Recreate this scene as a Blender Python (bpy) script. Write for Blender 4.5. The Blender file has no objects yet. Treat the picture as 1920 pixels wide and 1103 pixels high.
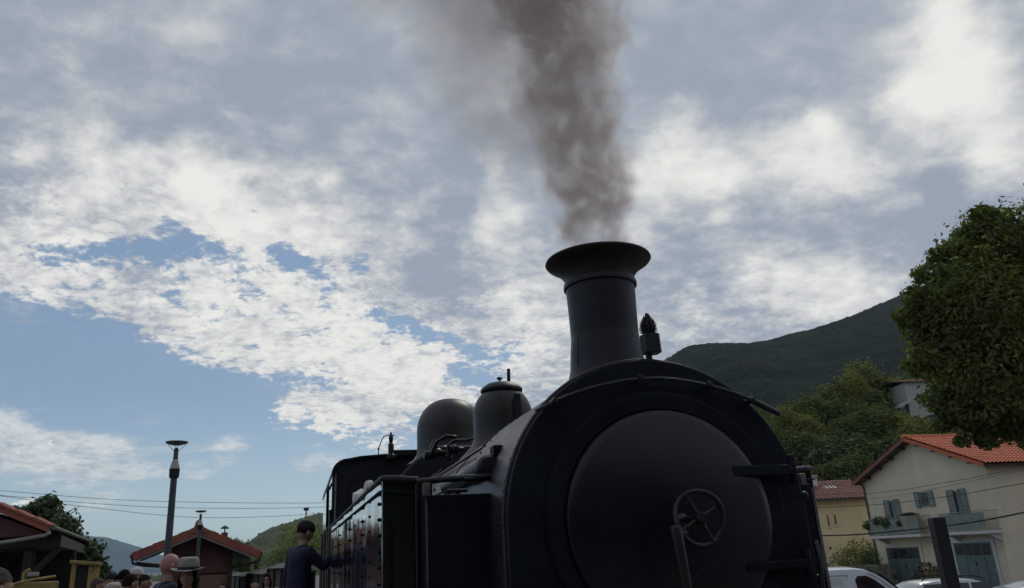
import bpy, bmesh, math, random
import numpy as np
from mathutils import Vector, Matrix, noise as mnoise

R = math.radians
random.seed(4)
rng = np.random.default_rng(7)
sc = bpy.context.scene
COL = sc.collection

# ------------------------------------------------------------------ camera
PITCH, ROLL, FOC, PCX, PCY, IW, IH = R(18.6), R(2.8), 1460.0, 932.0, 551.5, 1920.0, 1103.0
CAM = Vector((0, 0, 1.6))
FWD = Vector((0, math.cos(PITCH), math.sin(PITCH)))
UP0 = Vector((0, -math.sin(PITCH), math.cos(PITCH)))
RT0 = Vector((1, 0, 0))
RT = RT0 * math.cos(ROLL) - UP0 * math.sin(ROLL)
UP = RT0 * math.sin(ROLL) + UP0 * math.cos(ROLL)
cd = bpy.data.cameras.new('camera')
cam = bpy.data.objects.new('camera', cd)
COL.objects.link(cam)
cam.matrix_world = Matrix(((RT.x, UP.x, -FWD.x, CAM.x), (RT.y, UP.y, -FWD.y, CAM.y), (RT.z, UP.z, -FWD.z, CAM.z), (0, 0, 0, 1)))
cd.sensor_fit = 'HORIZONTAL'
cd.sensor_width = 36.0
cd.lens = 36.0 * FOC / IW
cd.shift_x = (IW / 2 - PCX) / IW
cd.clip_start = 0.05
cd.clip_end = 20000
sc.camera = cam


def ray(x, y):
    d = FWD + RT * ((x - PCX) / FOC) + UP * ((PCY - y) / FOC)
    return d.normalized()


def at(x, y, Y):
    """the place in the world that stands Y metres ahead on the line of sight through a point of the photograph"""
    d = ray(x, y)
    return CAM + d * (Y / d.y)


# ------------------------------------------------------------------ render settings
sc.view_settings.view_transform = 'Standard'
sc.view_settings.look = 'None'
sc.view_settings.exposure = 0.0
sc.view_settings.gamma = 1.0
sc.view_settings.use_curve_mapping = False
sc.render.engine = 'CYCLES'
cy = sc.cycles
cy.use_denoising = True
cy.denoiser = 'OPENIMAGEDENOISE'
cy.max_bounces = 6
cy.diffuse_bounces = 3
cy.glossy_bounces = 3
cy.transmission_bounces = 3
cy.transparent_max_bounces = 8
cy.volume_bounces = 2
cy.volume_step_rate = 1.0
cy.volume_max_steps = 256
cy.use_adaptive_sampling = True
cy.adaptive_threshold = 0.02
cy.caustics_reflective = False
cy.caustics_refractive = False


# ------------------------------------------------------------------ node helper
class NT:
    def __init__(self, tree):
        self.t = tree
        tree.nodes.clear()

    def n(self, typ, **kw):
        nd = self.t.nodes.new(typ)
        for k, v in kw.items():
            setattr(nd, k, v)
        return nd

    def put(self, sock, v):
        if v is None:
            return
        if isinstance(v, (int, float, tuple, list, Vector)):
            sock.default_value = v
        else:
            self.t.links.new(v, sock)

    def m(self, op, a, b=None, c=None, clamp=False):
        nd = self.n('ShaderNodeMath', operation=op, use_clamp=clamp)
        self.put(nd.inputs[0], a)
        self.put(nd.inputs[1], b)
        self.put(nd.inputs[2], c)
        return nd.outputs[0]

    def v(self, op, a, b=None, out=0, scale=None):
        nd = self.n('ShaderNodeVectorMath', operation=op)
        self.put(nd.inputs[0], a)
        self.put(nd.inputs[1], b)
        if scale is not None:
            self.put(nd.inputs['Scale'], scale)
        return nd.outputs[out]

    def noise(self, vec, scale, detail=4, rough=0.55, dist=0.0, out=0, dim='3D'):
        nd = self.n('ShaderNodeTexNoise', noise_dimensions=dim)
        if vec is not None:
            self.put(nd.inputs['Vector'], vec)
        nd.inputs['Scale'].default_value = scale
        nd.inputs['Detail'].default_value = detail
        nd.inputs['Roughness'].default_value = rough
        nd.inputs['Distortion'].default_value = dist
        return nd.outputs[out]

    def mix(self, f, a, b):
        nd = self.n('ShaderNodeMix', data_type='RGBA')
        self.put(nd.inputs[0], f)
        self.put(nd.inputs[6], a)
        self.put(nd.inputs[7], b)
        return nd.outputs[2]

    def mixf(self, f, a, b):
        nd = self.n('ShaderNodeMix', data_type='FLOAT')
        self.put(nd.inputs[0], f)
        self.put(nd.inputs[2], a)
        self.put(nd.inputs[3], b)
        return nd.outputs[0]

    def smooth(self, v, a, b, o0=0.0, o1=1.0):
        nd = self.n('ShaderNodeMapRange', interpolation_type='SMOOTHSTEP')
        self.put(nd.inputs[0], v)
        nd.inputs[1].default_value = a
        nd.inputs[2].default_value = b
        nd.inputs[3].default_value = o0
        nd.inputs[4].default_value = o1
        return nd.outputs[0]


# ------------------------------------------------------------------ sky
SUN_EL, SUN_AZ = 48.0, 22.0        # degrees; azimuth from straight ahead towards the right
world = bpy.data.worlds.new('World')
sc.world = world
world.use_nodes = True
w = NT(world.node_tree)
world.cycles.sampling_method = 'MANUAL'
world.cycles.sample_map_resolution = 512
tc = w.n('ShaderNodeTexCoord').outputs['Generated']
sep = w.n('ShaderNodeSeparateXYZ')
w.put(sep.inputs[0], tc)
dz = w.m('MAXIMUM', sep.outputs[2], 0.0)
den = w.m('ADD', dz, 0.24)
comb = w.n('ShaderNodeCombineXYZ')
w.put(comb.inputs[0], w.m('DIVIDE', sep.outputs[0], den))
w.put(comb.inputs[1], w.m('DIVIDE', sep.outputs[1], den))
pl = comb.outputs[0]               # position on the cloud layer overhead

nish = w.n('ShaderNodeTexSky', sky_type='NISHITA')
nish.sun_disc = False
nish.sun_elevation = R(SUN_EL)
nish.sun_rotation = R(SUN_AZ)
nish.altitude = 400
nish.air_density = 1.0
nish.dust_density = 1.2
nish.ozone_density = 2.0

# wind-torn edges: the large cloud shapes are looked up along a slightly disturbed direction
warp_a = w.noise(pl, 2.2, 5, 0.62, 0.0, out=1)
warp_b = w.noise(tc, 5.0, 5, 0.65, 0.0, out=1)
wv = w.v('ADD', w.v('SCALE', w.v('SUBTRACT', warp_a, (0.5, 0.5, 0.5)), scale=0.14),
         w.v('SCALE', w.v('SUBTRACT', warp_b, (0.5, 0.5, 0.5)), scale=0.10))
dw = w.v('NORMALIZE', w.v('ADD', tc, wv))


def blobs(lst, base):
    """sum of soft round patches of the cloud deck: (x, y, radius, weight), each fixed to a direction of the sky"""
    acc = base
    for (x, y, rad, wt) in lst:
        c = ray(x, y)
        c2 = ray(x + rad, y)
        k = 1.0 / max(1e-6, (1 - c.dot(c2)))
        dt = w.v('DOT_PRODUCT', dw, tuple(c), out=1)
        e = w.m('EXPONENT', w.m('MULTIPLY_ADD', dt, k, -k))
        acc = w.m('MULTIPLY_ADD', e, wt, acc)
    return acc


COVER = [(345, 450, 30, -.85), (110, 512, 34, -.6), (170, 518, 30, -.6), (225, 530, 36, -.8), (290, 526, 36, -.8), (350, 505, 30, -.7), (400, 490, 26, -.7), (430, 520, 40, -.35), (470, 560, 26, -.4),
         (520, 488, 26, -.75), (552, 500, 28, -.9), (590, 530, 26, -.6), (640, 462, 18, -.7), (650, 488, 16, -.7), (690, 575, 24, -.45), (735, 592, 24, -.65), (775, 606, 26, -.85), (815, 625, 24, -.6),
         (858, 644, 26, -.8), (890, 684, 40, -.5), (930, 700, 40, -.5), (960, 650, 30, -.35), (420, 610, 40, -.25), (330, 590, 50, -.2), (600, 610, 60, -.2),
         # clouds floating in the blue below the great bank
         (540, 778, 44, 1.3), (610, 785, 50, 1.5), (680, 780, 52, 1.5), (740, 790, 46, 1.2), (640, 812, 30, .8), (800, 760, 60, .8),
         (38, 930, 13, 3.0), (60, 927, 10, 2.2), (8, 940, 14, 1.6), (18, 830, 10, 1.6), (66, 829, 9, 1.6)]
VEIL = [(10, 815, 60, 1.0), (60, 845, 55, .9), (130, 845, 50, 1.0), (200, 850, 44, 1.0), (265, 858, 40, 1.0), (330, 862, 36, 1.0), (390, 865, 34, .95), (440, 862, 28, .7), (-60, 800, 80, 1.0),
        (560, 878, 26, .7), (610, 884, 28, .9), (650, 888, 24, .5), (10, 945, 40, .4), (10, 600, 30, .6), (50, 612, 24, .5), (300, 690, 40, .25), (500, 730, 40, .3)]
BRIGHT = [(140, 120, 50, .28), (380, 50, 60, .28), (60, 262, 50, .4), (190, 215, 45, .2), (230, 340, 90, .55), (400, 335, 62, .6), (210, 265, 40, .3),
          (60, 420, 120, .45), (150, 480, 90, .5), (345, 380, 70, .3), (622, 350, 22, .4), (540, 300, 50, .18), (460, 420, 90, .5), (560, 560, 170, .55),
          (760, 640, 120, .5), (860, 730, 110, .5), (640, 720, 130, .5), (380, 610, 150, .5), (100, 600, 120, .55), (600, 430, 60, .35),
          (740, 440, 50, .3), (950, 560, 90, .35), (935, 320, 36, .45), (925, 430, 45, .5), (980, 390, 40, .4), (1000, 660, 80, .5),
          (880, 490, 60, -.2), (800, 500, 70, -.35), (820, 400, 60, -.1), (480, 200, 150, -.12),
          (1275, 262, 45, .5), (1245, 340, 50, .6), (1340, 325, 70, .75), (1300, 380, 40, .4), (1470, 300, 60, .6), (1560, 245, 46, .75),
          (1600, 330, 70, .7), (1520, 350, 60, .4), (1700, 230, 60, .55), (1740, 45, 80, .8), (1800, 150, 90, .85), (1740, 180, 50, .5), (1860, 260, 70, .7),
          (1225, 400, 50, .5), (1200, 460, 50, .3), (1360, 440, 30, .4), (1300, 600, 70, .3), (1420, 560, 60, .55), (1510, 550, 60, .6), (1620, 545, 70, .65),
          (1480, 470, 60, -.15), (1770, 340, 60, -.45), (1650, 450, 100, -.25), (1400, 150, 160, -.12), (1840, 400, 80, -.3), (1320, 550, 26, -.3),
          (1900, 560, 90, .4), (1250, 100, 90, -.1), (1100, 560, 120, .2)]
# the underside of the deck ends along one long edge; below it the sky is clear
ea, eb = ray(0, 598), ray(700, 742)
en = ea.cross(eb).normalized()
if en.z < 0:
    en = -en
edge = w.v('DOT_PRODUCT', dw, tuple(en), out=1)
edge_c = w.smooth(edge, -0.03, 0.03, -1.25, 0.42)
fine = w.noise(pl, 11.0, 8, 0.62)
fine2 = w.noise(pl, 36.0, 5, 0.6)
big = w.noise(pl, 1.6, 4, 0.5)
COVER = [(x, y, r_ * (1.12 if w_ < 0 else 1), w_ * (1.08 if w_ < 0 else 1)) for x, y, r_, w_ in COVER]
cov = blobs(COVER, edge_c)
band = w.noise(w.v('MULTIPLY', pl, (1.0, 1.35, 1.0)), 19.0, 7, 0.68, 0.4)
cov = w.m('MULTIPLY_ADD', w.m('SUBTRACT', fine, 0.5), 1.6, cov)
cov = w.m('MULTIPLY_ADD', w.m('SUBTRACT', band, 0.5), 2.0, cov)
cov = w.m('MULTIPLY_ADD', w.m('SUBTRACT', fine2, 0.5), 1.1, cov)
cz = w.noise(w.v('ADD', pl, w.v('SCALE', warp_b, scale=0.05)), 17.0, 6, 0.62)
crease = w.smooth(w.m('ABSOLUTE', w.m('SUBTRACT', cz, 0.5)), 0.0, 0.10, 1.0, 0.0)
low = w.smooth(edge, 0.06, 0.30, 1.0, 0.0)       # thin rippled sheet near the clear sky, thick deck higher up
crease = w.m('MULTIPLY', crease, low)
cov = w.m('MULTIPLY_ADD', crease, -0.17, cov)
cov = w.m('MULTIPLY_ADD', w.smooth(edge, 0.14, 0.45), 1.1, cov)
alpha = w.smooth(cov, -0.55, 0.10)
vst = w.noise(w.v('MULTIPLY', tc, (1.0, 1.0, 7.0)), 5.0, 6, 0.58, 0.5)
veil_ = w.m('MULTIPLY_ADD', w.m('SUBTRACT', vst, 0.5), 2.3, blobs(VEIL, 0.0))
alpha = w.m('MAXIMUM', alpha, w.m('MULTIPLY', w.smooth(veil_, 0.10, 1.25), 0.70))
bri = w.m('MULTIPLY_ADD', w.smooth(edge, -0.08, -0.02, 0.75, 0.0), 1.0, blobs(BRIGHT, 0.10))
n1 = w.noise(pl, 4.6, 7, 0.58, 0.2)
n2 = w.noise(w.v('MULTIPLY', pl, (1.0, 1.1, 1.0)), 13.0, 7, 0.60, 0.2)
bri = w.m('MULTIPLY_ADD', w.m('SUBTRACT', n1, 0.5), 0.95, bri)
bri = w.m('MULTIPLY_ADD', w.m('MULTIPLY', w.m('SUBTRACT', n2, 0.5), w.smooth(edge, 0.15, 0.5, 1.5, 0.8)), 1.0, bri)
bri = w.m('MULTIPLY_ADD', w.m('SUBTRACT', alpha, 1.0), 0.35, bri)
bri = w.m('MULTIPLY_ADD', crease, -0.24, bri)
bri = w.m('MULTIPLY_ADD', w.m('MULTIPLY', w.m('SUBTRACT', fine2, 0.5), low), 0.7, bri)
bri = w.m('MULTIPLY_ADD', w.m('SUBTRACT', big, 0.5), 0.35, bri)
bri = w.smooth(bri, -0.16, 1.10)
cloudcol = w.mix(bri, (3.2, 3.65, 4.4, 1), (8.8, 8.65, 8.2, 1))
lowcol = w.mix(w.smooth(sep.outputs[2], 0.0, 0.22), (5.0, 6.1, 6.5, 1), (2.5, 3.45, 4.7, 1))
blue = w.mix(0.62, w.v('MULTIPLY', nish.outputs[0], (0.80, 0.88, 0.92)), lowcol)
skyc = w.mix(w.m('MULTIPLY', alpha, 0.96), blue, cloudcol)
bg = w.n('ShaderNodeBackground')
w.put(bg.inputs[0], skyc)
bg.inputs[1].default_value = 0.1
wo = w.n('ShaderNodeOutputWorld')
w.t.links.new(bg.outputs[0], wo.inputs[0])

sd = bpy.data.lights.new('sun', 'SUN')
sd.energy = 0.8
sd.angle = R(14)
sd.color = (1.0, 0.95, 0.86)
sun = bpy.data.objects.new('sun', sd)
COL.objects.link(sun)
sdir = Vector((math.sin(R(SUN_AZ)) * math.cos(R(SUN_EL)), math.cos(R(SUN_AZ)) * math.cos(R(SUN_EL)), math.sin(R(SUN_EL))))
sun.rotation_euler = sdir.to_track_quat('Z', 'Y').to_euler()


# ================================================================== mesh helpers
MATS = {}


def mat(name, col, rough=0.6, metal=0.0, var=0.0, vscale=8.0, bump=0.0, bscale=20.0, spec=0.5, stretch=None, col2=None, coat=0.0, transl=0.0, island=0.0):
    if name in MATS:
        return MATS[name]
    m = bpy.data.materials.new(name)
    m.use_nodes = True
    g = NT(m.node_tree)
    out = g.n('ShaderNodeOutputMaterial')
    p = g.n('ShaderNodeBsdfPrincipled')
    p.inputs['Base Color'].default_value = (*col, 1)
    p.inputs['Roughness'].default_value = rough
    p.inputs['Metallic'].default_value = metal
    p.inputs['Specular IOR Level'].default_value = spec
    if coat:
        p.inputs['Coat Weight'].default_value = coat
        p.inputs['Coat Roughness'].default_value = 0.08
    oc = g.n('ShaderNodeTexCoord').outputs['Object']
    if stretch:
        oc = g.v('MULTIPLY', oc, stretch)
    base = None
    if var or col2:
        f = g.noise(oc, vscale, 6, 0.62)
        f = g.smooth(f, 0.32, 0.68)
        c2 = col2 or tuple(max(0, c * (1 - var)) for c in col)
        base = g.mix(f, (*c2, 1), (*col, 1))
        rr = g.m('MULTIPLY_ADD', g.noise(oc, vscale * 1.7, 5, 0.6), 0.25, rough - 0.12)
        g.put(p.inputs['Roughness'], rr)
    if island:
        ri = g.n('ShaderNodeNewGeometry').outputs['Random Per Island']
        k = g.m('MULTIPLY_ADD', ri, island, 1 - island * 0.5)
        base = g.v('SCALE', base if base is not None else (*col,), scale=k)
    if base is not None:
        g.put(p.inputs['Base Color'], base)
    if bump:
        b = g.n('ShaderNodeBump')
        b.inputs['Strength'].default_value = min(1.0, bump)
        b.inputs['Distance'].default_value = 0.02 if bump <= 1 else 0.02 * bump
        g.put(b.inputs['Height'], g.noise(oc, bscale, 5, 0.6))
        g.put(p.inputs['Normal'], b.outputs[0])
    sh = p.outputs[0]
    if transl:
        tr = g.n('ShaderNodeBsdfTranslucent')
        if base is not None:
            g.put(tr.inputs[0], g.v('MULTIPLY', base, (1.1, 1.35, 0.5)))
        mx = g.n('ShaderNodeMixShader')
        mx.inputs[0].default_value = transl
        g.put(mx.inputs[1], sh)
        g.put(mx.inputs[2], tr.outputs[0])
        sh = mx.outputs[0]
    g.t.links.new(sh, out.inputs[0])
    MATS[name] = m
    return m


def tag(o, label=None, cat=None, group=None, kind=None):
    if label:
        o['label'] = label
    if cat:
        o['category'] = cat
    if group:
        o['group'] = group
    if kind:
        o['kind'] = kind
    return o


def empty(name, loc=(0, 0, 0), rz=0.0, label=None, cat=None, group=None):
    o = bpy.data.objects.new(name, None)
    o.empty_display_size = 0.2
    COL.objects.link(o)
    o.location = loc
    o.rotation_euler = (0, 0, rz)
    return tag(o, label, cat, group)


def obj(name, me, m=None, parent=None, smooth=None, bev=0.0, seg=2):
    if isinstance(me, bmesh.types.BMesh):
        b = me
        bmesh.ops.recalc_face_normals(b, faces=b.faces[:])
        me = bpy.data.meshes.new(name)
        b.to_mesh(me)
        b.free()
    o = bpy.data.objects.new(name, me)
    COL.objects.link(o)
    if m is not None and not me.materials:
        me.materials.append(m)
    if parent is not None:
        o.parent = parent
    if smooth is not None:
        me.shade_smooth()
        if smooth < 179:
            me.set_sharp_from_angle(angle=R(smooth))
    if bev:
        md = o.modifiers.new('edge', 'BEVEL')
        md.width = bev
        md.segments = seg
        md.limit_method = 'ANGLE'
        md.angle_limit = R(35)
    return o


def BM():
    return bmesh.new()


def box(b, x0, x1, y0, y1, z0, z1):
    vs = [b.verts.new(p) for p in ((x0, y0, z0), (x1, y0, z0), (x1, y1, z0), (x0, y1, z0), (x0, y0, z1), (x1, y0, z1), (x1, y1, z1), (x0, y1, z1))]
    for f in ((0, 3, 2, 1), (4, 5, 6, 7), (0, 1, 5, 4), (1, 2, 6, 5), (2, 3, 7, 6), (3, 0, 4, 7)):
        b.faces.new([vs[i] for i in f])
    return b


def hexa(b, pts):
    """box through eight given corners (four below, four above)"""
    vs = [b.verts.new(p) for p in pts]
    for f in ((0, 3, 2, 1), (4, 5, 6, 7), (0, 1, 5, 4), (1, 2, 6, 5), (2, 3, 7, 6), (3, 0, 4, 7)):
        b.faces.new([vs[i] for i in f])
    return b


def prism(b, prof, to3, a, c):
    """extrude a closed 2-D outline between parameters a and c; to3(p, q, t) gives the place"""
    v0 = [b.verts.new(to3(p, q, a)) for p, q in prof]
    v1 = [b.verts.new(to3(p, q, c)) for p, q in prof]
    n = len(prof)
    b.faces.new(v0[::-1])
    b.faces.new(v1)
    for i in range(n):
        b.faces.new((v0[i], v0[(i + 1) % n], v1[(i + 1) % n], v1[i]))
    return b


def frames(pts):
    pts = [Vector(p) for p in pts]
    res = []
    up = None
    for i, p in enumerate(pts):
        t = (pts[min(i + 1, len(pts) - 1)] - pts[max(i - 1, 0)]).normalized()
        if up is None:
            up = Vector((0, 0, 1)) if abs(t.z) < 0.9 else Vector((1, 0, 0))
        a = t.cross(up)
        if a.length < 1e-6:
            a = t.cross(Vector((1, 0, 0)))
        a.normalize()
        up = a.cross(t).normalized()
        res.append((p, a, up))
    return res


def tube(b, pts, r, seg=8, caps=True):
    fr = frames(pts)
    rings = []
    for i, (p, a, u) in enumerate(fr):
        rr = r[i] if isinstance(r, (list, tuple)) else r
        rings.append([b.verts.new(p + a * (rr * math.cos(2 * math.pi * k / seg)) + u * (rr * math.sin(2 * math.pi * k / seg))) for k in range(seg)])
    for i in range(len(rings) - 1):
        for k in range(seg):
            b.faces.new((rings[i][k], rings[i][(k + 1) % seg], rings[i + 1][(k + 1) % seg], rings[i + 1][k]))
    if caps:
        b.faces.new(rings[0][::-1])
        b.faces.new(rings[-1])
    return b


def lathe(b, prof, c=(0, 0, 0), axis='z', seg=40, closed=False):
    """turn an outline of (radius, height) about an axis"""
    rings = []
    c = Vector(c)
    for (r, h) in prof:
        ring = []
        for k in range(seg):
            t = 2 * math.pi * k / seg
            if axis == 'z':
                p = Vector((r * math.cos(t), r * math.sin(t), h))
            elif axis == 'y':
                p = Vector((r * math.cos(t), h, r * math.sin(t)))
            else:
                p = Vector((h, r * math.cos(t), r * math.sin(t)))
            ring.append(b.verts.new(c + p))
        rings.append(ring)
    n = len(rings)
    for i in range(n - 1 + (1 if closed else 0)):
        for k in range(seg):
            b.faces.new((rings[i][k], rings[i][(k + 1) % seg], rings[(i + 1) % n][(k + 1) % seg], rings[(i + 1) % n][k]))
    if not closed:
        if prof[0][0] > 1e-5:
            b.faces.new(rings[0][::-1])
        if prof[-1][0] > 1e-5:
            b.faces.new(rings[-1])
    bmesh.ops.remove_doubles(b, verts=b.verts[:], dist=1e-6)
    return b


def ball(b, c, r, seg=10, ring=6, sc3=(1, 1, 1)):
    M = Matrix.Translation(c) @ Matrix.Diagonal((*[r * s for s in sc3], 1))
    bmesh.ops.create_uvsphere(b, u_segments=seg, v_segments=ring, radius=1, matrix=M)
    return b


def mesh_np(name, verts, faces):
    me = bpy.data.meshes.new(name)
    verts = np.asarray(verts, np.float32)
    faces = np.asarray(faces, np.int32)
    nf, k = faces.shape
    me.vertices.add(len(verts))
    me.vertices.foreach_set('co', verts.ravel())
    me.loops.add(nf * k)
    me.loops.foreach_set('vertex_index', faces.ravel())
    me.polygons.add(nf)
    me.polygons.foreach_set('loop_start', np.arange(0, nf * k, k, dtype=np.int32))
    me.polygons.foreach_set('loop_total', np.full(nf, k, np.int32))
    me.update(calc_edges=True)
    me.validate()
    return me


def leaves(name, clumps, n, size, seed=0, flat=0.35, shell=0.55, aspect=0.55):
    """n leaf blades spread through ellipsoid clumps [(centre, (rx, ry, rz))...]; every blade two bent triangles"""
    g = np.random.default_rng(seed)
    vol = np.array([c[1][0] * c[1][1] * c[1][2] for c in clumps]) ** 0.67
    pick = g.choice(len(clumps), n, p=vol / vol.sum())
    cen = np.array([c[0] for c in clumps], float)[pick]
    rad = np.array([c[1] for c in clumps], float)[pick]
    dr = g.normal(size=(n, 3))
    dr /= np.linalg.norm(dr, axis=1)[:, None]
    rr = shell + (1 - shell) * g.random(n) ** 0.6
    rr *= 1 + 0.22 * np.abs(g.normal(size=n)) * (g.random(n) < 0.35)
    pos = cen + dr * rad * rr[:, None]
    nrm = dr + g.normal(size=(n, 3)) * 0.75 + np.array([0, 0, flat])
    nrm /= np.linalg.norm(nrm, axis=1)[:, None]
    t = np.cross(nrm, g.normal(size=(n, 3)))
    t /= np.linalg.norm(t, axis=1)[:, None]
    bt = np.cross(nrm, t)
    s = size * (0.6 + 0.8 * g.random(n))[:, None]
    v = np.stack([pos - t * s * 0.5, pos + bt * s * aspect * 0.5 + nrm * s * 0.08, pos + t * s * 0.5, pos - bt * s * aspect * 0.5 + nrm * s * 0.08], 1).reshape(-1, 3)
    f = np.arange(n * 4).reshape(n, 4)
    return mesh_np(name, v, f)


def limbs(b, base, top, r0, r1, seed, spread, n=7, seg=9):
    """trunk and boughs"""
    g = random.Random(seed)
    base, top = Vector(base), Vector(top)
    ax = top - base
    pts = [base + ax * t + Vector((g.uniform(-1, 1), g.uniform(-1, 1), 0)) * spread * 0.05 * (1 if 0 < t < 1 else 0) for t in (0, .25, .5, .75, 1)]
    tube(b, pts, [r0, r0 * .85, r0 * .7, r0 * .5, r1], seg)
    for i in range(n):
        t = g.uniform(0.35, 0.95)
        a = g.uniform(0, 2 * math.pi)
        s = base + ax * t
        e = s + Vector((math.cos(a) * spread, math.sin(a) * spread, ax.length * g.uniform(.15, .4)))
        mid = (s + e) / 2 + Vector((0, 0, spread * .12))
        tube(b, [s, mid, e], [r0 * .38, r0 * .22, r0 * .06], 6)
    return b


# ================================================================== materials
M_black = mat('black_loco_paint', (0.015, 0.021, 0.034), 0.42, 0, var=0.40, vscale=5, bump=0.05, bscale=3.0, spec=0.30)  # this and the next two paints carry the blue lift of glare
M_front = mat('sooty_smokebox_paint', (0.010, 0.0155, 0.025), 0.50, 0, var=0.45, vscale=4, bump=0.12, bscale=9, spec=0.12)
M_door = mat('door_paint', (0.006, 0.009, 0.015), 0.30, 0, var=0.35, vscale=3, bump=0.08, bscale=7, spec=0.38)
M_gloss = mat('glossy_tank_paint', (0.010, 0.010, 0.012), 0.07, 0, spec=0.6, coat=1.0, bump=0.09, bscale=1.0, stretch=(1, 7.0, 0.7))
M_jacket = mat('worn_boiler_jacket', (0.036, 0.036, 0.040), 0.42, 0.25, var=0.6, vscale=6, bump=0.12, bscale=14)
M_dome = mat('dull_dome_paint', (0.024, 0.021, 0.021), 0.42, 0.1, var=0.4, vscale=4, bump=0.05, bscale=8)
M_cap = mat('scorched_chimney_cap', (0.040, 0.026, 0.022), 0.50, 0.35, col2=(0.018, 0.014, 0.014), vscale=9, bump=0.2, bscale=22)
M_edge = mat('bare_steel_lit_edge', (0.22, 0.21, 0.21), 0.42, 0.7, var=0.5, vscale=30)  # bare metal parts, also the strips that imitate lit edges
M_pipe = mat('oily_pipe', (0.03, 0.03, 0.034), 0.35, 0.3, var=0.3, vscale=15)
M_dark = mat('dark_interior', (0.010, 0.012, 0.015), 0.8)
M_white = mat('white_cloth', (0.75, 0.75, 0.73), 0.8, var=0.25, vscale=9, bump=0.5, bscale=14)
M_cone = mat('dark_iron', (0.010, 0.010, 0.012), 0.6)
M_red = mat('red_frame_paint', (0.25, 0.02, 0.02), 0.5, var=0.4)

# ================================================================== ground
M_plat = mat('platform_gravel', (0.19, 0.18, 0.165), 0.85, var=0.35, vscale=1.2, bump=0.5, bscale=40)


def gheight(x, y):
    t = min(1, max(0, (x - 4.6) / 2.6))
    t = t * t * (3 - 2 * t)
    z = -1.55 * t
    if x > 20:
        z -= 0.25 * min(1, (x - 20) / 6)
    return z


xs = sorted(set([-9000, -3000, -1500, -700, -300, -120, -60] + list(np.arange(-40, 60.1, 1.0)) + [80, 120, 300, 700, 1500, 3000, 9000]))
ys = sorted(set([-6000, -3000, -1200, -500, -200, -80] + list(np.arange(-40, 90.1, 2.0)) + [120, 200, 400, 900, 1800, 3500, 9500]))
gv = [(x, y, gheight(x, y)) for y in ys for x in xs]
nx = len(xs)
gf = [(j * nx + i, j * nx + i + 1, (j + 1) * nx + i + 1, (j + 1) * nx + i) for j in range(len(ys) - 1) for i in range(nx - 1)]
o = obj('ground', mesh_np('ground', gv, gf), M_plat, smooth=60)
tag(o, kind='structure')


# ================================================================== steam locomotive
HEAD = math.atan2(0.25044588, 0.9681306)
D_AX = Vector((-0.25044588, 0.9681306, 0))
S_AX = Vector((0.9681306, 0.25044588, 0))
SC_, SU_, SZ_ = 1.642, 8.0, 0.03          # centre line, middle, foot of the engine in (side, along, height)
lo = S_AX * SC_ + D_AX * SU_ + Vector((0, 0, SZ_))
loco = empty('steam_locomotive', lo, HEAD, 'black tank steam locomotive seen from its smokebox, smoke leaving the flared chimney', 'locomotive')


def L(s, u, z):
    return Vector((s - SC_, u - SU_, z - SZ_))


def lobj(name, b, m, parent=loco, **k):
    return obj(name, b, m, parent, **k)


ZC = 1.736
SR = 0.75


def arch(Rr, zc=ZC, zb=0.95, n=48):
    p = [(-Rr, zb)] + [(-Rr * math.cos(math.pi * i / n), zc + Rr * math.sin(math.pi * i / n)) for i in range(n + 1)] + [(Rr, zb)]
    return p


ex = lambda p, q, t: L(SC_ + p, t, q)
b = prism(BM(), arch(SR), ex, 3.475, 4.70)
smokebox = lobj('smokebox', b, M_jacket, smooth=40, bev=0.006)
b = prism(BM(), arch(SR - 0.001), ex, 3.452, 3.4745)
front = lobj('front_plate', b, M_front, smooth=30, bev=0.010, seg=3)
# rim angle iron on the side of the front plate
b = BM()
pts = [ex(p * 1.006, ZC + (q - ZC) * 1.006 if q > ZC else q, 3.50) for p, q in arch(SR)]
tube(b, pts, 0.011, 8)
lobj('front_rim', b, M_jacket, smooth=50)
# rivets round the smokebox (small, joined)
b = BM()
for uu in (3.56, 4.62):
    for i in range(0, 49):
        a = math.pi * i / 48
        ball(b, ex(-SR * math.cos(a), ZC + SR * math.sin(a), uu), 0.0085, 6, 4)
    for zz in np.arange(1.0, 1.72, 0.05):
        for sg in (-1, 1):
            ball(b, ex(sg * SR, zz, uu), 0.0085, 6, 4)
tag(lobj('smokebox_rivets', b, M_jacket, smooth=60), kind='stuff')
b = BM()
for i in range(0, 33):
    a = math.pi * i / 32
    ball(b, ex(-(SR - .04) * math.cos(a), ZC + (SR - .04) * math.sin(a), 3.452), 0.0065, 6, 4)
tag(lobj('front_rivets', b, M_front, smooth=60), kind='stuff')
# small riveted patch on the left cheek
b = BM()
n = 10
for i in range(n + 1):
    pass
pts = [(SR + .003, ZC + .05), (SR + .003, ZC - .12), (SR + .008, ZC - .12), (SR + .008, ZC + .05)]
prism(b, [(-p, q) for p, q in pts], ex, 4.0, 4.5)
lobj('cheek_patch', b, M_jacket, bev=0.002)

# --- door
DC = (1.662, 1.72)
dcen = L(DC[0], 0, DC[1])


def door_lathe(prof, seg=72):
    return lathe(BM(), prof, (dcen.x, -SU_, dcen.z), 'y', seg)


lobj('door_ring', door_lathe([(0.515, 3.452), (0.515, 3.430), (0.590, 3.424), (0.606, 3.452)]), M_front, smooth=35, bev=0.003)
prof = [(0.0, 3.340)] + [(0.50 * t, 3.340 + 0.066 * t ** 2.0) for t in np.linspace(.06, 1, 16)] + [(0.507, 3.414), (0.511, 3.425), (0.513, 3.444)]
door = lobj('smokebox_door', door_lathe(prof), M_door, smooth=40)
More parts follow.
